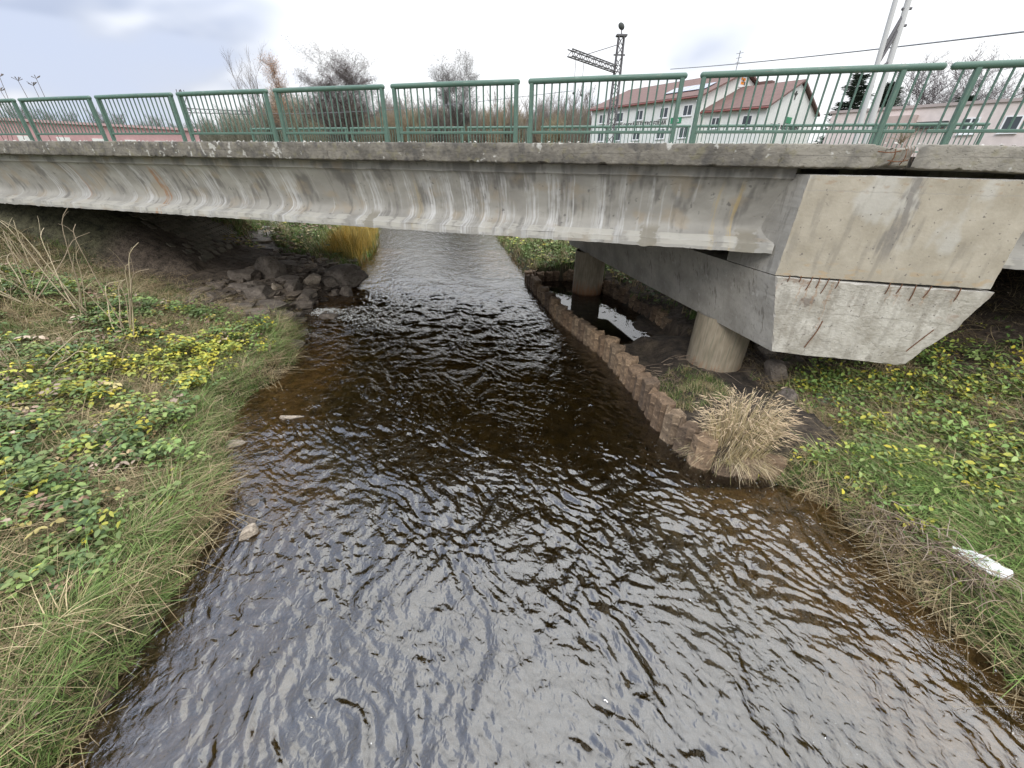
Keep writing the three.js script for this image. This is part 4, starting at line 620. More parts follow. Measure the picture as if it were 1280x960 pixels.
{
  const o = thing('dead_branches', 'heap of dead bare branches on the mud between piles and near column', 'branches', [3.9, 0.1, -9.0]), r = rngOf(123), tm = [rgb(0.2, 0.15, 0.11), rgb(0.28, 0.22, 0.16)].map((c) => std({ color: c }));
  for (let i = 0; i < 46; i++) { const x = (r() - 0.5) * 1.5, z = (r() - 0.5) * 1.1, a = (r() - 0.5) * 1.6 + 0.2, L = 0.4 + 0.7 * r(), y = height(3.9 + x, -9 + z) - 0.1 + 0.04 + 0.12 * r(); mesh('branch', tube([[x, y, z], [x + Math.cos(a) * L * 0.5, y + 0.1 * r(), z + Math.sin(a) * L * 0.5], [x + Math.cos(a + 0.3) * L, y + 0.02 - 0.08 * r(), z + Math.sin(a + 0.3) * L]], 0.006 + 0.006 * r() * r(), 8, 4, 0.4), tm[i % 2], o); }
}
{
  // crumpled white sheet
  const g0 = new RoundedBoxGeometry(0.5, 0.022, 0.2, 6, 0.01), g = new THREE.BoxGeometry(0.5, 0.024, 0.2, 26, 1, 12), p = g.attributes.position; g0.dispose();
  for (let i = 0; i < p.count; i++) { const x = p.getX(i), z = p.getZ(i); const tap = 1 - 0.45 * smoothstep(Math.abs(x) - 0.1, 0, 0.15) * 0.8; p.setXYZ(i, x + 0.012 * N2(z * 12, 3), p.getY(i) + 0.03 * Math.cos(x * 4) + 0.014 * N2(x * 7, z * 9) + 0.006 * Math.abs(N2(x * 18, z * 22)), z * tap + 0.05 * x + 0.01 * N2(x * 9, 8)); }
  g.computeVertexNormals(); const m = mesh('white_sheet', g, std({ color: rgb(0.8, 0.8, 0.79), roughness: 0.6 })); m.scale.setScalar(1.02); m.position.set(5.87, 0.57, -3.27); m.rotation.set(0.35, -0.95, 0.25, 'YXZ'); tag(m, 'bent white sheet of plastic lying in grass beside the brushwood', 'litter');
}
function shrub(label, x, z, n, h, seed, spread, curl) {
  const o = thing('bare_shrub', label, 'shrub', [x, height(x, z) - 0.05, z]), r = rngOf(seed), ms = [rgb(0.4, 0.33, 0.22), rgb(0.48, 0.4, 0.27), rgb(0.28, 0.22, 0.15)].map((c) => std({ color: c }));
  for (let i = 0; i < n; i++) {
    const a = r() * 6.283, L = h * (0.5 + 0.6 * r()), s = spread * (0.3 + r()), x0 = (r() - 0.5) * 0.3, z0 = (r() - 0.5) * 0.3, c = curl * (r() - 0.3), k = ms[i % 3], q = (t, y) => [x0 + Math.cos(a + c * t) * s * t + 0.05 * (r() - 0.5), y * L, z0 + Math.sin(a + c * t) * s * t + 0.05 * (r() - 0.5)];
    const pts = [q(0, 0), q(0.3, 0.3), q(0.65, 0.64), q(0.9, 0.9), q(1.2, 1 - 0.1 * Math.abs(c))], st = mesh('stem', tube(pts, 0.015, 14, 5, 0.4), k, o);
    for (let j = 0; j < 2; j++) { const b = pts[2 + (j % 2)], e = [b[0] + (r() - 0.5) * 0.5, b[1] + 0.15 + 0.3 * r(), b[2] + (r() - 0.5) * 0.5]; mesh('side_twig', tube([b, [(b[0] + e[0]) / 2 + 0.02, (b[1] + e[1]) / 2 + 0.03, (b[2] + e[2]) / 2], e], 0.005, 6, 4, 0.5), k, st); }
  }
}
shrub('bare shrub with pale curled stems standing before the dark slope', -9.1, -8.7, 8, 2.7, 3, 0.7, 1.8);
shrub('straight thin bare stems left of the curled shrub', -10.4, -9.2, 8, 2.4, 4, 0.8, 0.5);
shrub('spreading bare stems low on the bank at the left', -11.6, -9.2, 12, 1.5, 6, 1.3, 0.8);
shrub('upright bare stems at the left edge below the girder', -13.6, -11.2, 6, 1.7, 8, 0.5, 0.3);
shrub('dry brown stems nearest the viewer on the left bank', -9.2, -6.6, 8, 0.8, 9, 0.9, 0.9);
{
  const p = bw(3.66, 5.18, -0.25), o = thing('weed', 'dry brown weed rooted in the broken joint of the bridge edge', 'weed', p.toArray()), r = rngOf(14);
  const g = []; for (let i = 0; i < 26; i++) { const a = r() * 6.28, h = 0.1 + 0.2 * r(), s = 0.1 + 0.12 * r(); g.push(tube([[0, 0, 0], [Math.cos(a) * s * 0.4, h * 0.7, Math.sin(a) * s * 0.4], [Math.cos(a) * s, h, Math.sin(a) * s]], 0.004, 5, 4, 0.5)); }
  mesh('stalks', merge(g), std({ color: rgb(0.3, 0.24, 0.16) }), o);
  mesh('roots', merge([0, 1, 2, 3].map((i) => tube([[0.05 * i - 0.1, -0.02, 0.2], [0.04 * i - 0.08, -0.12, 0.27], [0.06 * i - 0.12, -0.24, 0.26]], 0.006, 5, 4, 0.6))), std({ color: rgb(0.2, 0.14, 0.1) }), o);
}
{
  const r = rngOf(24), ms = [], g = rockGeo(3, 8, 1); for (let i = 0; i < 240; i++) { const s = lerp(-18, 6, r()), k = 0.008 + 0.02 * r() * r(), p = bw(s, 5.19 - (s > 3.9 ? 0.02 : 0), -0.04 - 0.15 * r()); ms.push(mat4(p.x, p.y + k * 0.2, p.z, r() * 6, k * 1.5, k * 0.7, k)); }
  stuff('concrete_chips', g, std({ color: rgb(0.6, 0.58, 0.54) }), ms, null, 'pale chips of concrete lying along the top of the bridge edge', 'chips');
}

// ------------------------------------------------------------------ beyond the bridge: houses
const azp = (deg, d, y = 3) => new THREE.Vector3(d * Math.sin(degToRad(deg)), y, -d * Math.cos(degToRad(deg)));
const roofMap = tex(512, 512, (u, v) => { let c = mix3([0.13, 0.076, 0.066], [0.175, 0.1, 0.085], clamp(0.5 + 0.7 * f2(u, v), 0, 1)); const row = (v * 16) % 1; return row < 0.14 ? mix3(c, [0.09, 0.04, 0.035], 0.6) : c; });
M.plaster = std({ color: rgb(0.77, 0.78, 0.745), map: tex(256, 256, (u, v) => { const k = 0.93 + 0.08 * f1(u, v); return [k, k, k]; }), roughness: 0.95 });
M.roof = std({ map: rep(roofMap, 0.25, 0.25), bumpMap: rep(roofMap, 0.25, 0.25), bumpScale: 0.02, roughness: 0.8 });
M.glass = new THREE.MeshPhysicalMaterial({ color: rgb(0.05, 0.06, 0.065), roughness: 0.06, ior: 1.6 });
M.frame = std({ color: rgb(0.8, 0.8, 0.8), roughness: 0.5 });
M.signGreen = std({ color: rgb(0.04, 0.25, 0.12), roughness: 0.6 });
M.dark = std({ color: rgb(0.05, 0.055, 0.05), roughness: 0.7 });
function house(root, L, D, y0, yw, yr, rx, ext = 0.45) {      // local x along the front, z outwards; ridge at depth rx
  const gable = new THREE.Shape([[0, y0], [D, y0], [D, yw], [rx, yr - 0.12], [0, yw]].map((p) => new THREE.Vector2(...p)));
  const g = new THREE.ExtrudeGeometry(gable, { depth: L, bevelEnabled: false }); g.rotateY(Math.PI / 2);   // (x, y, z) -> z along x, x -> -z
  mesh('wall', boxUV(g), M.plaster, root);
  const slab = (d0, y0_, d1, y1) => { const P = [], t = 0.16; for (const x of [-ext, L + ext]) P.push(x, y0_, -d0, x, y1, -d1, x, y1 + t, -d1, x, y0_ + t, -d0); const gg = geoOf(P, [0, 1, 2, 0, 2, 3, 4, 6, 5, 4, 7, 6, 0, 3, 7, 0, 7, 4, 1, 5, 6, 1, 6, 2, 3, 2, 6, 3, 6, 7, 0, 4, 5, 0, 5, 1]); const q = gg.toNonIndexed(); q.computeVertexNormals(); return boxUV(q); };
  const k = (yr - yw) / rx, k2 = (yr - yw) / (D - rx), e = 0.4;
  mesh('roof', merge([slab(-e, yw - k * e, rx + 0.02, yr), slab(D + e, yw - k2 * e, rx - 0.02, yr)]), M.roof, root);
  const gut = bar([-ext, yw - k * e - 0.02, e + 0.06], [L + ext, yw - k * e - 0.02, e + 0.06], 0.08, 0.08, 8); mesh('gutter', gut, std({ color: rgb(0.2, 0.06, 0.05), roughness: 0.5 }), root);
}
function win(root, x, y, w, h, z = 0.02, axis = 'z') {
  const f = mesh('window', merge([box(-w / 2, w / 2, h / 2 - 0.07, h / 2, 0, 0.06), box(-w / 2, w / 2, -h / 2, -h / 2 + 0.07, 0, 0.06), box(-w / 2, -w / 2 + 0.07, -h / 2 + 0.07, h / 2 - 0.07, 0, 0.06), box(w / 2 - 0.07, w / 2, -h / 2 + 0.07, h / 2 - 0.07, 0, 0.06), box(-0.04, 0.04, -h / 2 + 0.07, h / 2 - 0.07, 0, 0.055)]), M.frame, root);
  f.position.set(x, y, z); if (axis === 'x') f.rotation.y = Math.PI / 2;
  for (const s of [-1, 1]) { const p = mesh('pane', box(0.04, w / 2 - 0.07, -h / 2 + 0.07, h / 2 - 0.07, 0.005, 0.025), M.glass, f); if (s < 0) p.rotation.set(0, 0, Math.PI), p.position.set(0, 0, 0); }
  const sill = mesh('sill', box(-w / 2 - 0.05, w / 2 + 0.05, -h / 2 - 0.06, -h / 2 - 0.005, 0, 0.12), M.frame, f); return sill;
}
const font = await new FontLoader().loadAsync('fonts/droid/droid_sans_bold.typeface.json');
const words = (t, size) => { const g = new TextGeometry(t, { font, size, depth: 0.03, curveSegments: 3, bevelEnabled: false }); g.computeBoundingBox(); return g; };
{
  const TA = Math.atan2(-0.84316, 0.53767), o = thing('company_house', 'white two storey house with red tiled roof, solar panels and a lower annex', 'house', [10.1, 3, -63.7], TA);
  house(o, 16.37, 13.1, -0.2, 8.15, 10.65, 6.55);
  for (const x of [2.1, 5.2, 8.35, 11.95, 15.05]) { win(o, x, 6.95, 1.15, 1.0); win(o, x, 4.95, 1.15, 1.0); win(o, x, 1.9, 1.15, 1.2); }
  // lettering along the front
  const t = words('VELKOMYSLOVSKÁ ELEKTRO FIRMA', 0.36), bb = t.boundingBox, k = 9.9 / (bb.max.x - bb.min.x); t.scale(k, 1.15, 1); const lm = mesh('lettering', t, M.dark, o); lm.position.set(2.55, 5.85, 0.01);
  const sg = mesh('sign_board', box(13.05, 14.45, 5.85, 6.4, 0.005, 0.06), M.signGreen, o); sg.userData.label = 'small green sign board';
  const t2 = words('24 h', 0.3); t2.translate(13.35, 5.98, 0.06); mesh('sign_text', t2, M.frame, sg);
  // solar panels on the near roof slope
  const sl = Math.atan2(2.5, 6.55); for (let i = 0; i < 5; i++) { const p = mesh('solar_panel', new RoundedBoxGeometry(1.0, 0.05, 1.9, 1, 0.02), new THREE.MeshPhysicalMaterial({ color: rgb(0.16, 0.19, 0.27), roughness: 0.12, ior: 2.1 }), o); p.position.set(10.9 + i * 1.06, 8.15 + 0.25 + 2.15 * Math.tan(sl), -2.15); p.rotation.x = sl; }
  mesh('downpipe', tube([[16.2, 7.7, 0.4], [16.3, 7.3, 0.25], [16.35, 6.6, 0.12], [16.33, 2, 0.1]], 0.06, 10, 6, 1), M.frame, o);
  mesh('aerial', merge([bar([15.2, 10.6, -6.5], [15.2, 12.6, -6.5], 0.03), bar([14.8, 12.4, -6.5], [15.6, 12.4, -6.5], 0.018), bar([14.9, 12.0, -6.5], [15.5, 12.0, -6.5], 0.018), bar([14.95, 11.6, -6.5], [15.45, 11.6, -6.5], 0.018)]), M.dark, o);
  // emblem on the gable
  const em = mesh('gable_sign', box(16.38, 16.42, 9.3, 10.3, -6.95, -5.75), M.frame, o); em.userData.label = 'white gable sign with an orange and black emblem';
  const eg = []; const orange = std({ color: rgb(0.75, 0.26, 0.03) }); mesh('emblem', merge([box(16.42, 16.44, 9.85, 10.12, -6.75, -6.32), box(16.42, 16.44, 9.55, 9.8, -6.6, -6.05), box(16.42, 16.44, 9.9, 10.15, -6.25, -6.0)]), orange, em);
  mesh('emblem_mark', merge([box(16.42, 16.44, 9.52, 9.82, -6.85, -6.65), box(16.44, 16.452, 9.7, 9.98, -6.45, -6.28)]), M.dark, em);
  // the annex, built on to the gable
  const a = new THREE.Group(); a.name = 'annex'; o.add(a);
  const AX = new THREE.Vector3(19.5 - 10.1, 0, -50.4 + 63.7).applyAxisAngle(new THREE.Vector3(0, 1, 0), -TA); a.position.set(AX.x, 0, AX.z); a.rotation.y = Math.atan2(-0.79262, 0.60971) - TA;
  house(a, 6.56, 11.3, -0.2, 6.85, 9.2, 5.65, 0.35);
  win(a, 1.75, 5.7, 0.95, 1.0); win(a, 4.95, 5.65, 0.95, 1.1); win(a, 1.75, 2.6, 0.95, 1.2); win(a, 4.95, 2.6, 0.95, 1.2);
  const gt = words('MONTÁŽ  REVIZE  PROJEKTY', 0.26), b2 = gt.boundingBox; gt.scale(6.4 / (b2.max.x - b2.min.x), 1.2, 1); gt.rotateY(Math.PI / 2); const gl = mesh('lettering', gt, M.dark, a); gl.position.set(6.57, 5.22, -1.45);
  mesh('plaque', box(6.57, 6.61, 5.72, 6.25, -5.75, -4.2), M.signGreen, a).userData.label = 'small green plaque';
  mesh('gable_ornament', merge([box(6.57, 6.62, 7.7, 8.4, -5.12, -4.98), box(6.57, 6.625, 8.1, 8.24, -5.35, -4.75)]), M.dark, a);
  mesh('chimney', boxUV(box(1.2, 2.6, 8.7, 9.95, -8.6, -7.8)), M.roof, a);
}
{
  const o = thing('pink_building', 'long pale pink building with flat roof and white windows at the right', 'building', [23.1, 3, -35.1], Math.atan2(-0.8101, 0.5863)), pink = std({ color: rgb(0.72, 0.63, 0.59), map: M.plaster.map });
  mesh('wall', boxUV(box(0, 22, -0.2, 5.3, -9, 0)), pink, o); mesh('roof_edge', boxUV(box(-0.15, 22.2, 5.3, 5.46, -9.2, 0.12)), std({ color: rgb(0.4, 0.34, 0.32) }), o);
  for (const x of [7.6, 9.35, 11.6, 13.9]) win(o, x, 4.2, 0.75, 0.85);
  mesh('canopy', boxUV(box(5.1, 6.6, 4.15, 4.5, 0.0, 0.35)), M.dark, o);
  mesh('annex_wall', boxUV(box(3.2, 5.0, -0.2, 4.9, 0.004, 0.5)), std({ color: rgb(0.5, 0.4, 0.36), map: M.plaster.map }), o);
}
{
  const o = thing('pink_hall', 'long low pink and white hall far off at the left', 'building', [-70, 3, -28], Math.atan2(33, 26)), pk = std({ color: rgb(0.55, 0.33, 0.33), map: M.plaster.map });
  const L = 44; mesh('wall', boxUV(box(0, L, -0.2, 4.9, -10, 0)), pk, o); mesh('roof', boxUV(box(-0.3, L + 0.3, 4.9, 5.15, -10.3, 0.3)), std({ color: rgb(0.5, 0.34, 0.34) }), o);
  for (let i = 0; i < 15; i++) mesh('pilaster', box(0.6 + i * 2.95, 1.7 + i * 2.95, -0.2, 3.6, 0.004, 0.12), M.plaster, o);
}
tag(mesh('garden_wall', boxUV(box(-3, 3, 0, 3.1, -0.4, 0.4)), std({ color: rgb(0.2, 0.165, 0.125), bumpMap: roughBump, bumpScale: 0.03 })), 'low brown wall between the white house and the pink building', 'wall').position.set(21.8, 3, -32.8);

// ------------------------------------------------------------------ railway masts and wires
function lattice(a, b, w0, w1, n, r = 0.035) {
  a = new THREE.Vector3(...a); b = new THREE.Vector3(...b); const d = b.clone().sub(a).normalize(), u = Math.abs(d.y) > 0.8 ? new THREE.Vector3(1, 0, 0) : new THREE.Vector3(0, 1, 0), p = u.clone().cross(d).normalize(), q = d.clone().cross(p).normalize(), out = [];
  const c = (t, i) => { const w = lerp(w0, w1, t) / 2, s = [[1, 1], [1, -1], [-1, -1], [-1, 1]][i % 4]; return a.clone().lerp(b, t).addScaledVector(p, s[0] * w).addScaledVector(q, s[1] * w); };
  const ch = [], dg = []; for (let i = 0; i < 4; i++) { ch.push(bar(c(0, i), c(1, i), r, r, 5)); for (let k = 0; k < n; k++) { const f = (k + i) % 2; dg.push(bar(c((k + f) / n, i), c((k + 1 - f) / n, i + 1), r * 0.6, r * 0.6, 4)); } } return [merge(ch), merge(dg)];
}
M.steel = std({ color: rgb(0.13, 0.125, 0.13), roughness: 0.7 });
{
  const p = azp(11.35, 45), o = thing('catenary_mast', 'tall steel lattice mast with a lattice arm and floodlight before the white house', 'mast', p.toArray());
  const [c, d] = lattice([0, 0, 0], [0, 11.5, 0], 0.85, 0.45, 16, 0.055); mesh('mast_chords', c, M.steel, o); mesh('mast_bracing', d, M.steel, o);
  const root = new THREE.Vector3(-0.2, 9.15, 0.1), end = azp(5.9, 38.6, 12.16).sub(p); const [bc, bd] = lattice(root.toArray(), end.toArray(), 0.42, 0.42, 14, 0.045); mesh('arm_chords', bc, M.steel, o); mesh('arm_bracing', bd, M.steel, o);
  const m = root.clone().lerp(end, 0.68); mesh('tie_rod', bar([0, 10.9, 0], m.clone().setY(m.y + 0.25), 0.03), M.steel, o);
  for (const t of [0.72, 0.88]) { const q = root.clone().lerp(end, t); mesh('dropper', bar(q.clone().setY(q.y - 0.2), q.clone().setY(q.y - 2.4), 0.02), M.steel, o); mesh('insulator', new THREE.SphereGeometry(0.09, 8, 6).translate(q.x, q.y - 2.4, q.z), M.dark, o); }
  const hd = new THREE.SphereGeometry(0.3, 12, 8); hd.scale(1, 0.75, 0.6); hd.rotateZ(-0.7); hd.translate(-0.1, 12.05, 0); mesh('floodlight', hd, M.dark, o); mesh('floodlight_stem', bar([0, 11.4, 0], [-0.05, 11.9, 0], 0.05), M.steel, o);
  mesh('bracket', merge([box(-0.45, 0.45, 11.38, 11.5, -0.3, 0.3), box(-0.5, 0.5, 10.1, 10.2, -0.05, 0.05)]), M.steel, o);
}
{
  const o = thing('twin_pole_mast', 'pair of pale railway poles braced together, rising out of the picture', 'mast', azp(36.6, 30).toArray()), pale = std({ color: rgb(0.5, 0.5, 0.49), roughness: 0.8 }), b0 = azp(36.6, 30);
  const A0 = azp(36.45, 30).sub(b0), A1 = azp(34.6, 30, 15).sub(b0), B0 = azp(37.15, 30.4).sub(b0), B1 = azp(35.6, 30.4, 15).sub(b0);
  mesh('pole', bar(A0, A1, 0.13, 0.1, 10), pale, o); mesh('pole', bar(B0, B1, 0.15, 0.12, 10), pale, o);
  const L = (p, q, y) => p.clone().lerp(q, (y) / 12); for (const [y0, y1] of [[6.2, 7.7], [6.6, 8.2], [5.9, 6.4]]) mesh('brace', bar(L(A0, A1, y0), L(B0, B1, y1), 0.07, 0.07, 6), M.steel, o);
  for (const y of [7.7, 8.3, 8.7]) mesh('clamp', bar(L(B0, B1, y).add(new THREE.Vector3(-0.18, 0, 0)), L(B0, B1, y + 0.02).add(new THREE.Vector3(0.25, 0, 0)), 0.06), M.steel, o);
}
{
  const p = azp(-34.7, 82), o = thing('far_catenary_mast', 'small dark lattice mast with a long arm, far off at the left', 'mast', p.toArray());
  const [c, d] = lattice([0, 0, 0], [0, 10.0, 0], 1.0, 0.6, 12, 0.05); mesh('mast_chords', c, M.steel, o); mesh('mast_bracing', d, M.steel, o);
  const [e, f] = lattice([0, 7.6, 0], [7.2, 7.7, -3], 0.5, 0.4, 12, 0.035); mesh('arm_chords', e, M.steel, o); mesh('arm_bracing', f, M.steel, o);
}
const wireMat = std({ color: rgb(0.22, 0.23, 0.25) });
function wire(label, a, b, sag, r) { const m = a.clone().lerp(b, 0.5); m.y -= sag; tag(mesh('overhead_wire', tube([a, a.clone().lerp(b, 0.25).setY(lerp(a.y, b.y, 0.25) - sag * 0.75), m, a.clone().lerp(b, 0.75).setY(lerp(a.y, b.y, 0.75) - sag * 0.75), b], r, 24, 4, 1), wireMat), label, 'wire'); }
wire('thin overhead wire rising to the right past the twin poles', azp(17, 55, 4.85 + 0.16 * 55), azp(52, 26, 4.85 + 0.165 * 26), 0.15, 0.03);
wire('faint overhead wire hung from the lattice arm towards the left', azp(6.5, 39.2, 9.9), azp(-30, 80, 10.6), 0.6, 0.02);

// ------------------------------------------------------------------ trees
function branches(seed, H, o) {          // [trunk geometry, branch geometry, twig tips]
  const r = rngOf(seed), segs = [[], []], tips = [];
  const grow = (p, d, L, rad, lev) => {
    const n = lev === 0 ? o.trunkSeg ?? 5 : 3; let q = p.clone(), dir = d.clone();
    for (let i = 0; i < n; i++) {
      dir.add(new THREE.Vector3(r() - 0.5, (r() - 0.5) * 0.5 + (o.up ?? 0.12), r() - 0.5).multiplyScalar(lev === 0 ? 0.12 : o.wob ?? 0.45)).normalize();
      const e = q.clone().addScaledVector(dir, L / n), r0 = rad * (1 - 0.55 * i / n), r1 = rad * (1 - 0.55 * (i + 1) / n); segs[lev === 0 ? 0 : 1].push([q.clone(), e.clone(), r0, r1]); q = e;
      if (lev < o.levels && (lev > 0 || i >= (o.first ?? 1))) { const k = lev === 0 ? o.kids0 : o.kids; for (let c = 0; c < k; c++) { const a = r() * 6.283, sp = (o.spread ?? 0.8) * (0.6 + 0.6 * r()); const v = dir.clone().multiplyScalar(Math.cos(sp)).add(new THREE.Vector3(Math.cos(a), 0.1, Math.sin(a)).multiplyScalar(Math.sin(sp))).normalize(); grow(q.clone(), v, L * (lev === 0 ? (o.len0 ?? 0.45) : 0.6) * (0.7 + 0.5 * r()) * (lev === 0 && o.taper ? 1.25 - 0.9 * i / n : 1), Math.max(r1 * 0.6, o.min ?? 0.012), lev + 1); } }
    }
    if (lev >= o.levels) tips.push(q.clone());
  };
  const stems = o.stems ?? 1; for (let s = 0; s < stems; s++) { const a = s / stems * 6.28 + 0.4; grow(new THREE.Vector3(Math.cos(a) * 0.2 * (stems > 1), 0, Math.sin(a) * 0.2 * (stems > 1)), new THREE.Vector3(Math.cos(a) * 0.13 * (stems > 1), 1, Math.sin(a) * 0.13 * (stems > 1)).normalize(), H * (o.trunk ?? 0.75) * (1 - 0.15 * s / stems), o.rad ?? H * 0.018, 0); }
  const build = (list, sides) => { const P = [], I = []; for (const [a, b, r0, r1] of list) { const d = b.clone().sub(a).normalize(), u = (Math.abs(d.y) > 0.9 ? new THREE.Vector3(1, 0, 0) : new THREE.Vector3(0, 1, 0)).cross(d).normalize(), v = d.clone().cross(u), k = P.length / 3; for (const [c, rr] of [[a, r0], [b, r1]]) for (let i = 0; i < sides; i++) { const t = i / sides * 6.283; P.push(c.x + rr * (u.x * Math.cos(t) + v.x * Math.sin(t)), c.y + rr * (u.y * Math.cos(t) + v.y * Math.sin(t)), c.z + rr * (u.z * Math.cos(t) + v.z * Math.sin(t))); } for (let i = 0; i < sides; i++) { const j = (i + 1) % sides; I.push(k + i, k + j, k + sides + i, k + j, k + sides + j, k + sides + i); } } return geoOf(P, I); };
  return [build(segs[0], 7), build(segs[1], 3), tips];
}
const bark = (c) => std({ color: rgb(...c), roughness: 1 });
function tree(name, label, pos, seed, H, o, bc, tc, leaf) {
  const t = thing(name, label, 'tree', pos.toArray()); const [a, b, tips] = branches(seed, H, o); mesh('trunk', a, bark(bc), t); mesh('branches', b, bark(tc), t);
  if (leaf) { const r = rngOf(seed + 1), P = [], I = []; for (const p of tips) for (let k = 0; k < leaf.n; k++) leafGeo(P, I, p.x + (r() - 0.5) * leaf.s, p.y + (r() - 0.5) * leaf.s, p.z + (r() - 0.5) * leaf.s, r() * 6.28, (r() - 0.5) * 2, leaf.L * (0.6 + 0.8 * r()), leaf.L * 0.6); const m = mesh('leaves', geoOf(P, I), leafMat({ color: rgb(...leaf.c) }), t); m.userData.kind = 'stuff'; }
  return t;
}
tree('birch_tree', 'slender birch with a few orange leaves, its top above the railing at the left', azp(-26.5, 100), 21, 21.07, { levels: 3, kids0: 5, kids: 2, trunk: 0.95, trunkSeg: 14, first: 4, len0: 0.2, taper: true, spread: 0.75, up: 0.16, rad: 0.1 }, [0.45, 0.42, 0.39], [0.2, 0.15, 0.12], { n: 4, s: 1.2, L: 0.19, c: [0.5, 0.31, 0.19] }).scale.setScalar(0.79);
tree('bare_tree', 'dense dark bare tree with round crown behind the fifth railing panel', azp(-20.3, 100), 38, 21.05, { levels: 4, kids0: 6, kids: 2, trunk: 0.72, trunkSeg: 8, first: 1, len0: 0.4, spread: 0.95, up: 0.1, rad: 0.2 }, [0.1, 0.085, 0.075], [0.115, 0.095, 0.09], { n: 6, s: 1.0, L: 0.17, c: [0.13, 0.1, 0.09] }).scale.setScalar(0.85);
tree('bare_tree', 'tall forked bare tree with open crown behind the sixth railing panel', azp(-6.9, 95), 52, 21.82, { stems: 5, levels: 3, kids0: 3, kids: 3, trunk: 0.85, trunkSeg: 8, first: 3, len0: 0.2, spread: 0.75, up: 0.08, rad: 0.09 }, [0.09, 0.078, 0.07], [0.09, 0.078, 0.072], { n: 4, s: 0.8, L: 0.16, c: [0.13, 0.11, 0.1] }).scale.setScalar(0.81);
tree('bare_bush', 'dark twiggy bush at the foot of the tall forked tree', azp(-9.3, 92), 53, 10.08, { stems: 5, levels: 3, kids0: 3, kids: 2, trunk: 0.7, first: 0, len0: 0.4, spread: 0.9, rad: 0.08 }, [0.1, 0.085, 0.07], [0.11, 0.09, 0.08], { n: 2, s: 0.5, L: 0.14, c: [0.13, 0.1, 0.075] });
tree('bare_tree', 'wide pale bare tree above the roof of the pink building', azp(40.2, 58), 71, 9.6, { stems: 2, levels: 4, kids0: 3, kids: 2, trunk: 0.7, first: 1, len0: 0.45, spread: 0.85, rad: 0.16 }, [0.15, 0.13, 0.125], [0.17, 0.15, 0.15]);
tree('bare_tree', 'distant bare tree above the right end of the pink building', azp(44.2, 66), 72, 8.6, { stems: 2, levels: 4, kids0: 3, kids: 2, trunk: 0.7, first: 1, len0: 0.45, spread: 0.85, rad: 0.14 }, [0.15, 0.13, 0.125], [0.17, 0.15, 0.15]);
tree('bare_tree', 'thin bare treetop just above the railing left of the birch', azp(-28.4, 105), 73, 16.46, { stems: 3, levels: 3, kids0: 3, kids: 2, trunk: 0.9, first: 2, len0: 0.2, spread: 0.4, rad: 0.1 }, [0.2, 0.18, 0.16], [0.22, 0.19, 0.17]);
function conifer(label, pos, H, R, seed) {
  const t = thing('pine_tree', label, 'tree', pos.toArray()), r = rngOf(seed), P = [], I = [], bs = [];
  for (let y = 0.25; y < 1; y += 0.045) { const n = 6, rad = R * Math.pow(1 - y, 0.7) * (0.75 + 0.4 * r()) + 0.25; for (let i = 0; i < n; i++) { const a = r() * 6.283, L = rad * (0.65 + 0.5 * r()), e = [Math.cos(a) * L, y * H + 0.22 * L, Math.sin(a) * L]; bs.push(bar([0, y * H, 0], e, 0.035, 0.012, 3)); const m = Math.round(45 + L * 60); for (let k = 0; k < m; k++) { const q = Math.pow(r(), 0.6), w = 0.34 * L * 0.6; leafGeo(P, I, e[0] * q + (r() - 0.5) * w, lerp(y * H, e[1], q) + (r() - 0.3) * 0.28, e[2] * q + (r() - 0.5) * w, r() * 6.28, 0.5 * (r() - 0.2), 0.34 + 0.16 * r(), 0.1, r() - 0.5); } } }
  mesh('trunk', bar([0, 0, 0], [0, H, 0], 0.16, 0.04, 8), bark([0.13, 0.1, 0.08]), t); mesh('branches', merge(bs), bark([0.1, 0.08, 0.06]), t); mesh('needles', geoOf(P, I), leafMat({ color: rgb(0.075, 0.105, 0.075) }), t).userData.kind = 'stuff';
}
conifer('dark pine behind the twin poles, the taller and left one', azp(34.6, 50), 8.5, 2.3, 5);
conifer('dark pine right of the twin poles, behind the pink building', azp(37.2, 50), 7.8, 2.0, 6);
conifer('small pine top over the pink building, right of the railing gap', azp(42.6, 54), 7.0, 1.6, 7);
conifer('dark pine at the right edge of the photo, above the pink roof', azp(46.6, 52), 7.6, 2.0, 8);
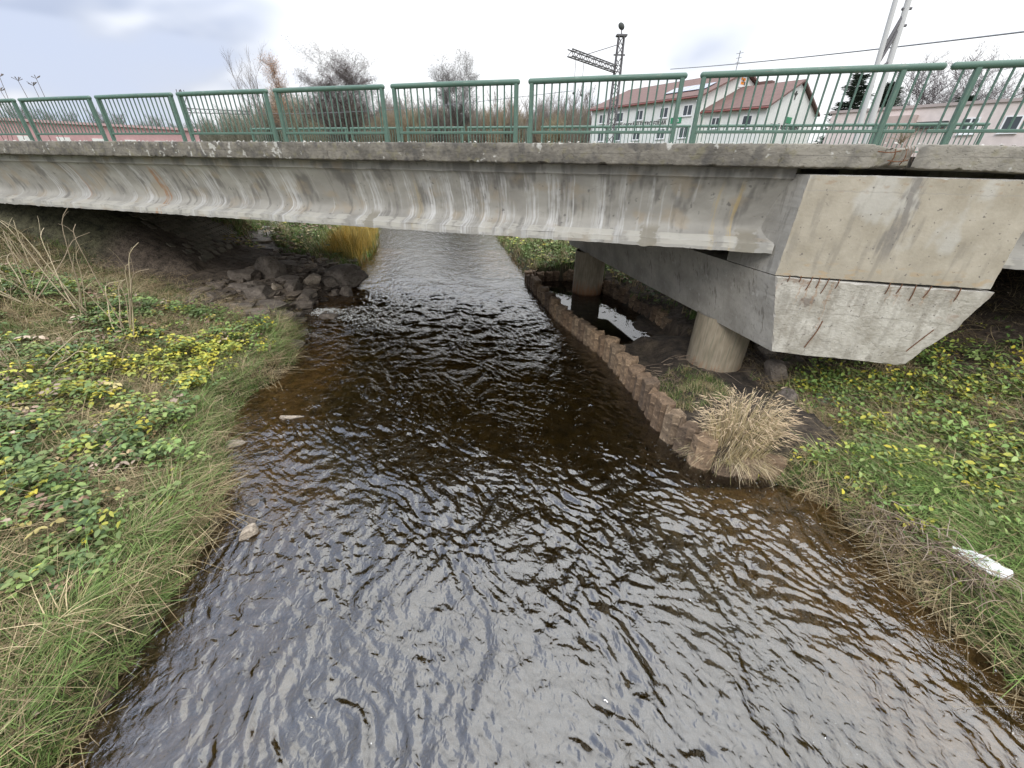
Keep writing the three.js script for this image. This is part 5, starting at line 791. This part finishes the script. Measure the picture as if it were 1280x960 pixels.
{
  // the leafless thicket that closes the view upstream
  const vars = [301, 302, 303].map((s) => branches(s, 8, { levels: 3, kids0: 3, kids: 2, trunk: 0.95, trunkSeg: 7, first: 1, len0: 0.22, spread: 0.42, up: 0.25, rad: 0.06, stems: 2 })), r = rngOf(404);
  const geos = vars.map(([a, b]) => mergeGeometries([a, b]));
  const lists = geos.map(() => [[], []]);
  const put = (az, d, k, c) => { const p = azp(az, d, 2.9), i = Math.floor(r() * 3); lists[i][0].push(mat4(p.x, p.y, p.z, r() * 6.28, k * (1.1 + 0.4 * r()), k, k * 1.2)); const q = 0.7 + 0.6 * r(); lists[i][1].push(rgb(c[0] * q, c[1] * q, c[2] * q)); };
  for (let i = 0; i < 300; i++) { const az = -24.5 + 34 * r(); put(az, 130 + 70 * r(), 1.85 * (0.66 + 0.34 * r()) * (1 + 0.14 * N2(az * 0.5, 3)), [0.21, 0.185, 0.165]); }  // distance haze is put into the twig colour, paler and greyer
  for (let i = 0; i < 130; i++) { const az = -24 + 32 * r(); put(az, 112 + 20 * r(), 2.2 * (0.4 + 0.25 * r()), [[0.27, 0.21, 0.14], [0.22, 0.185, 0.155], [0.3, 0.26, 0.17]][Math.floor(r() * 3)]); }
  for (let i = 0; i < 120; i++) { const az = -36 + 12.5 * r(); put(az, 125 + 50 * r(), 1.7 * (0.45 + 0.035 * (az + 36)) * (0.8 + 0.4 * r()), [0.26, 0.25, 0.19]); }
  for (let i = 0; i < 60; i++) put(-56 + 20 * r(), 95 + 20 * r(), 0.55 + 0.3 * r(), [0.2, 0.19, 0.17]);
  const o = thing('bare_thicket', 'leafless brown thicket of saplings closing the view behind the bridge', 'thicket', [0, 0, 0]); o.userData.kind = 'stuff';
  geos.forEach((g, i) => stuff('saplings', g, bark([1, 1, 1]), lists[i][0], lists[i][1], null, null, o));
}
{
  const p = azp(-46.3, 23, 3), o = thing('dry_umbels', 'dry plant stems with seed heads showing above the railing at the far left', 'plant', [p.x, 4.7, p.z]), r = rngOf(70), g = [];
  for (let i = 0; i < 9; i++) { const x = (r() - 0.5) * 3.4, h = 1.9 + 0.75 * r(), e = [x + (r() - 0.5) * 0.4, h, (r() - 0.5)]; g.push(bar([x, 0, 0], e, 0.014, 0.009, 4)); for (let k = 0; k < 7; k++) { const a = r() * 6.28; g.push(bar(e, [e[0] + Math.cos(a) * 0.12, h + 0.05 + 0.06 * r(), e[2] + Math.sin(a) * 0.12], 0.004, 0.012, 4)); } }
  mesh('stems', merge(g), std({ color: rgb(0.12, 0.1, 0.085) }), o);
}
renderer.render(scene, camera);
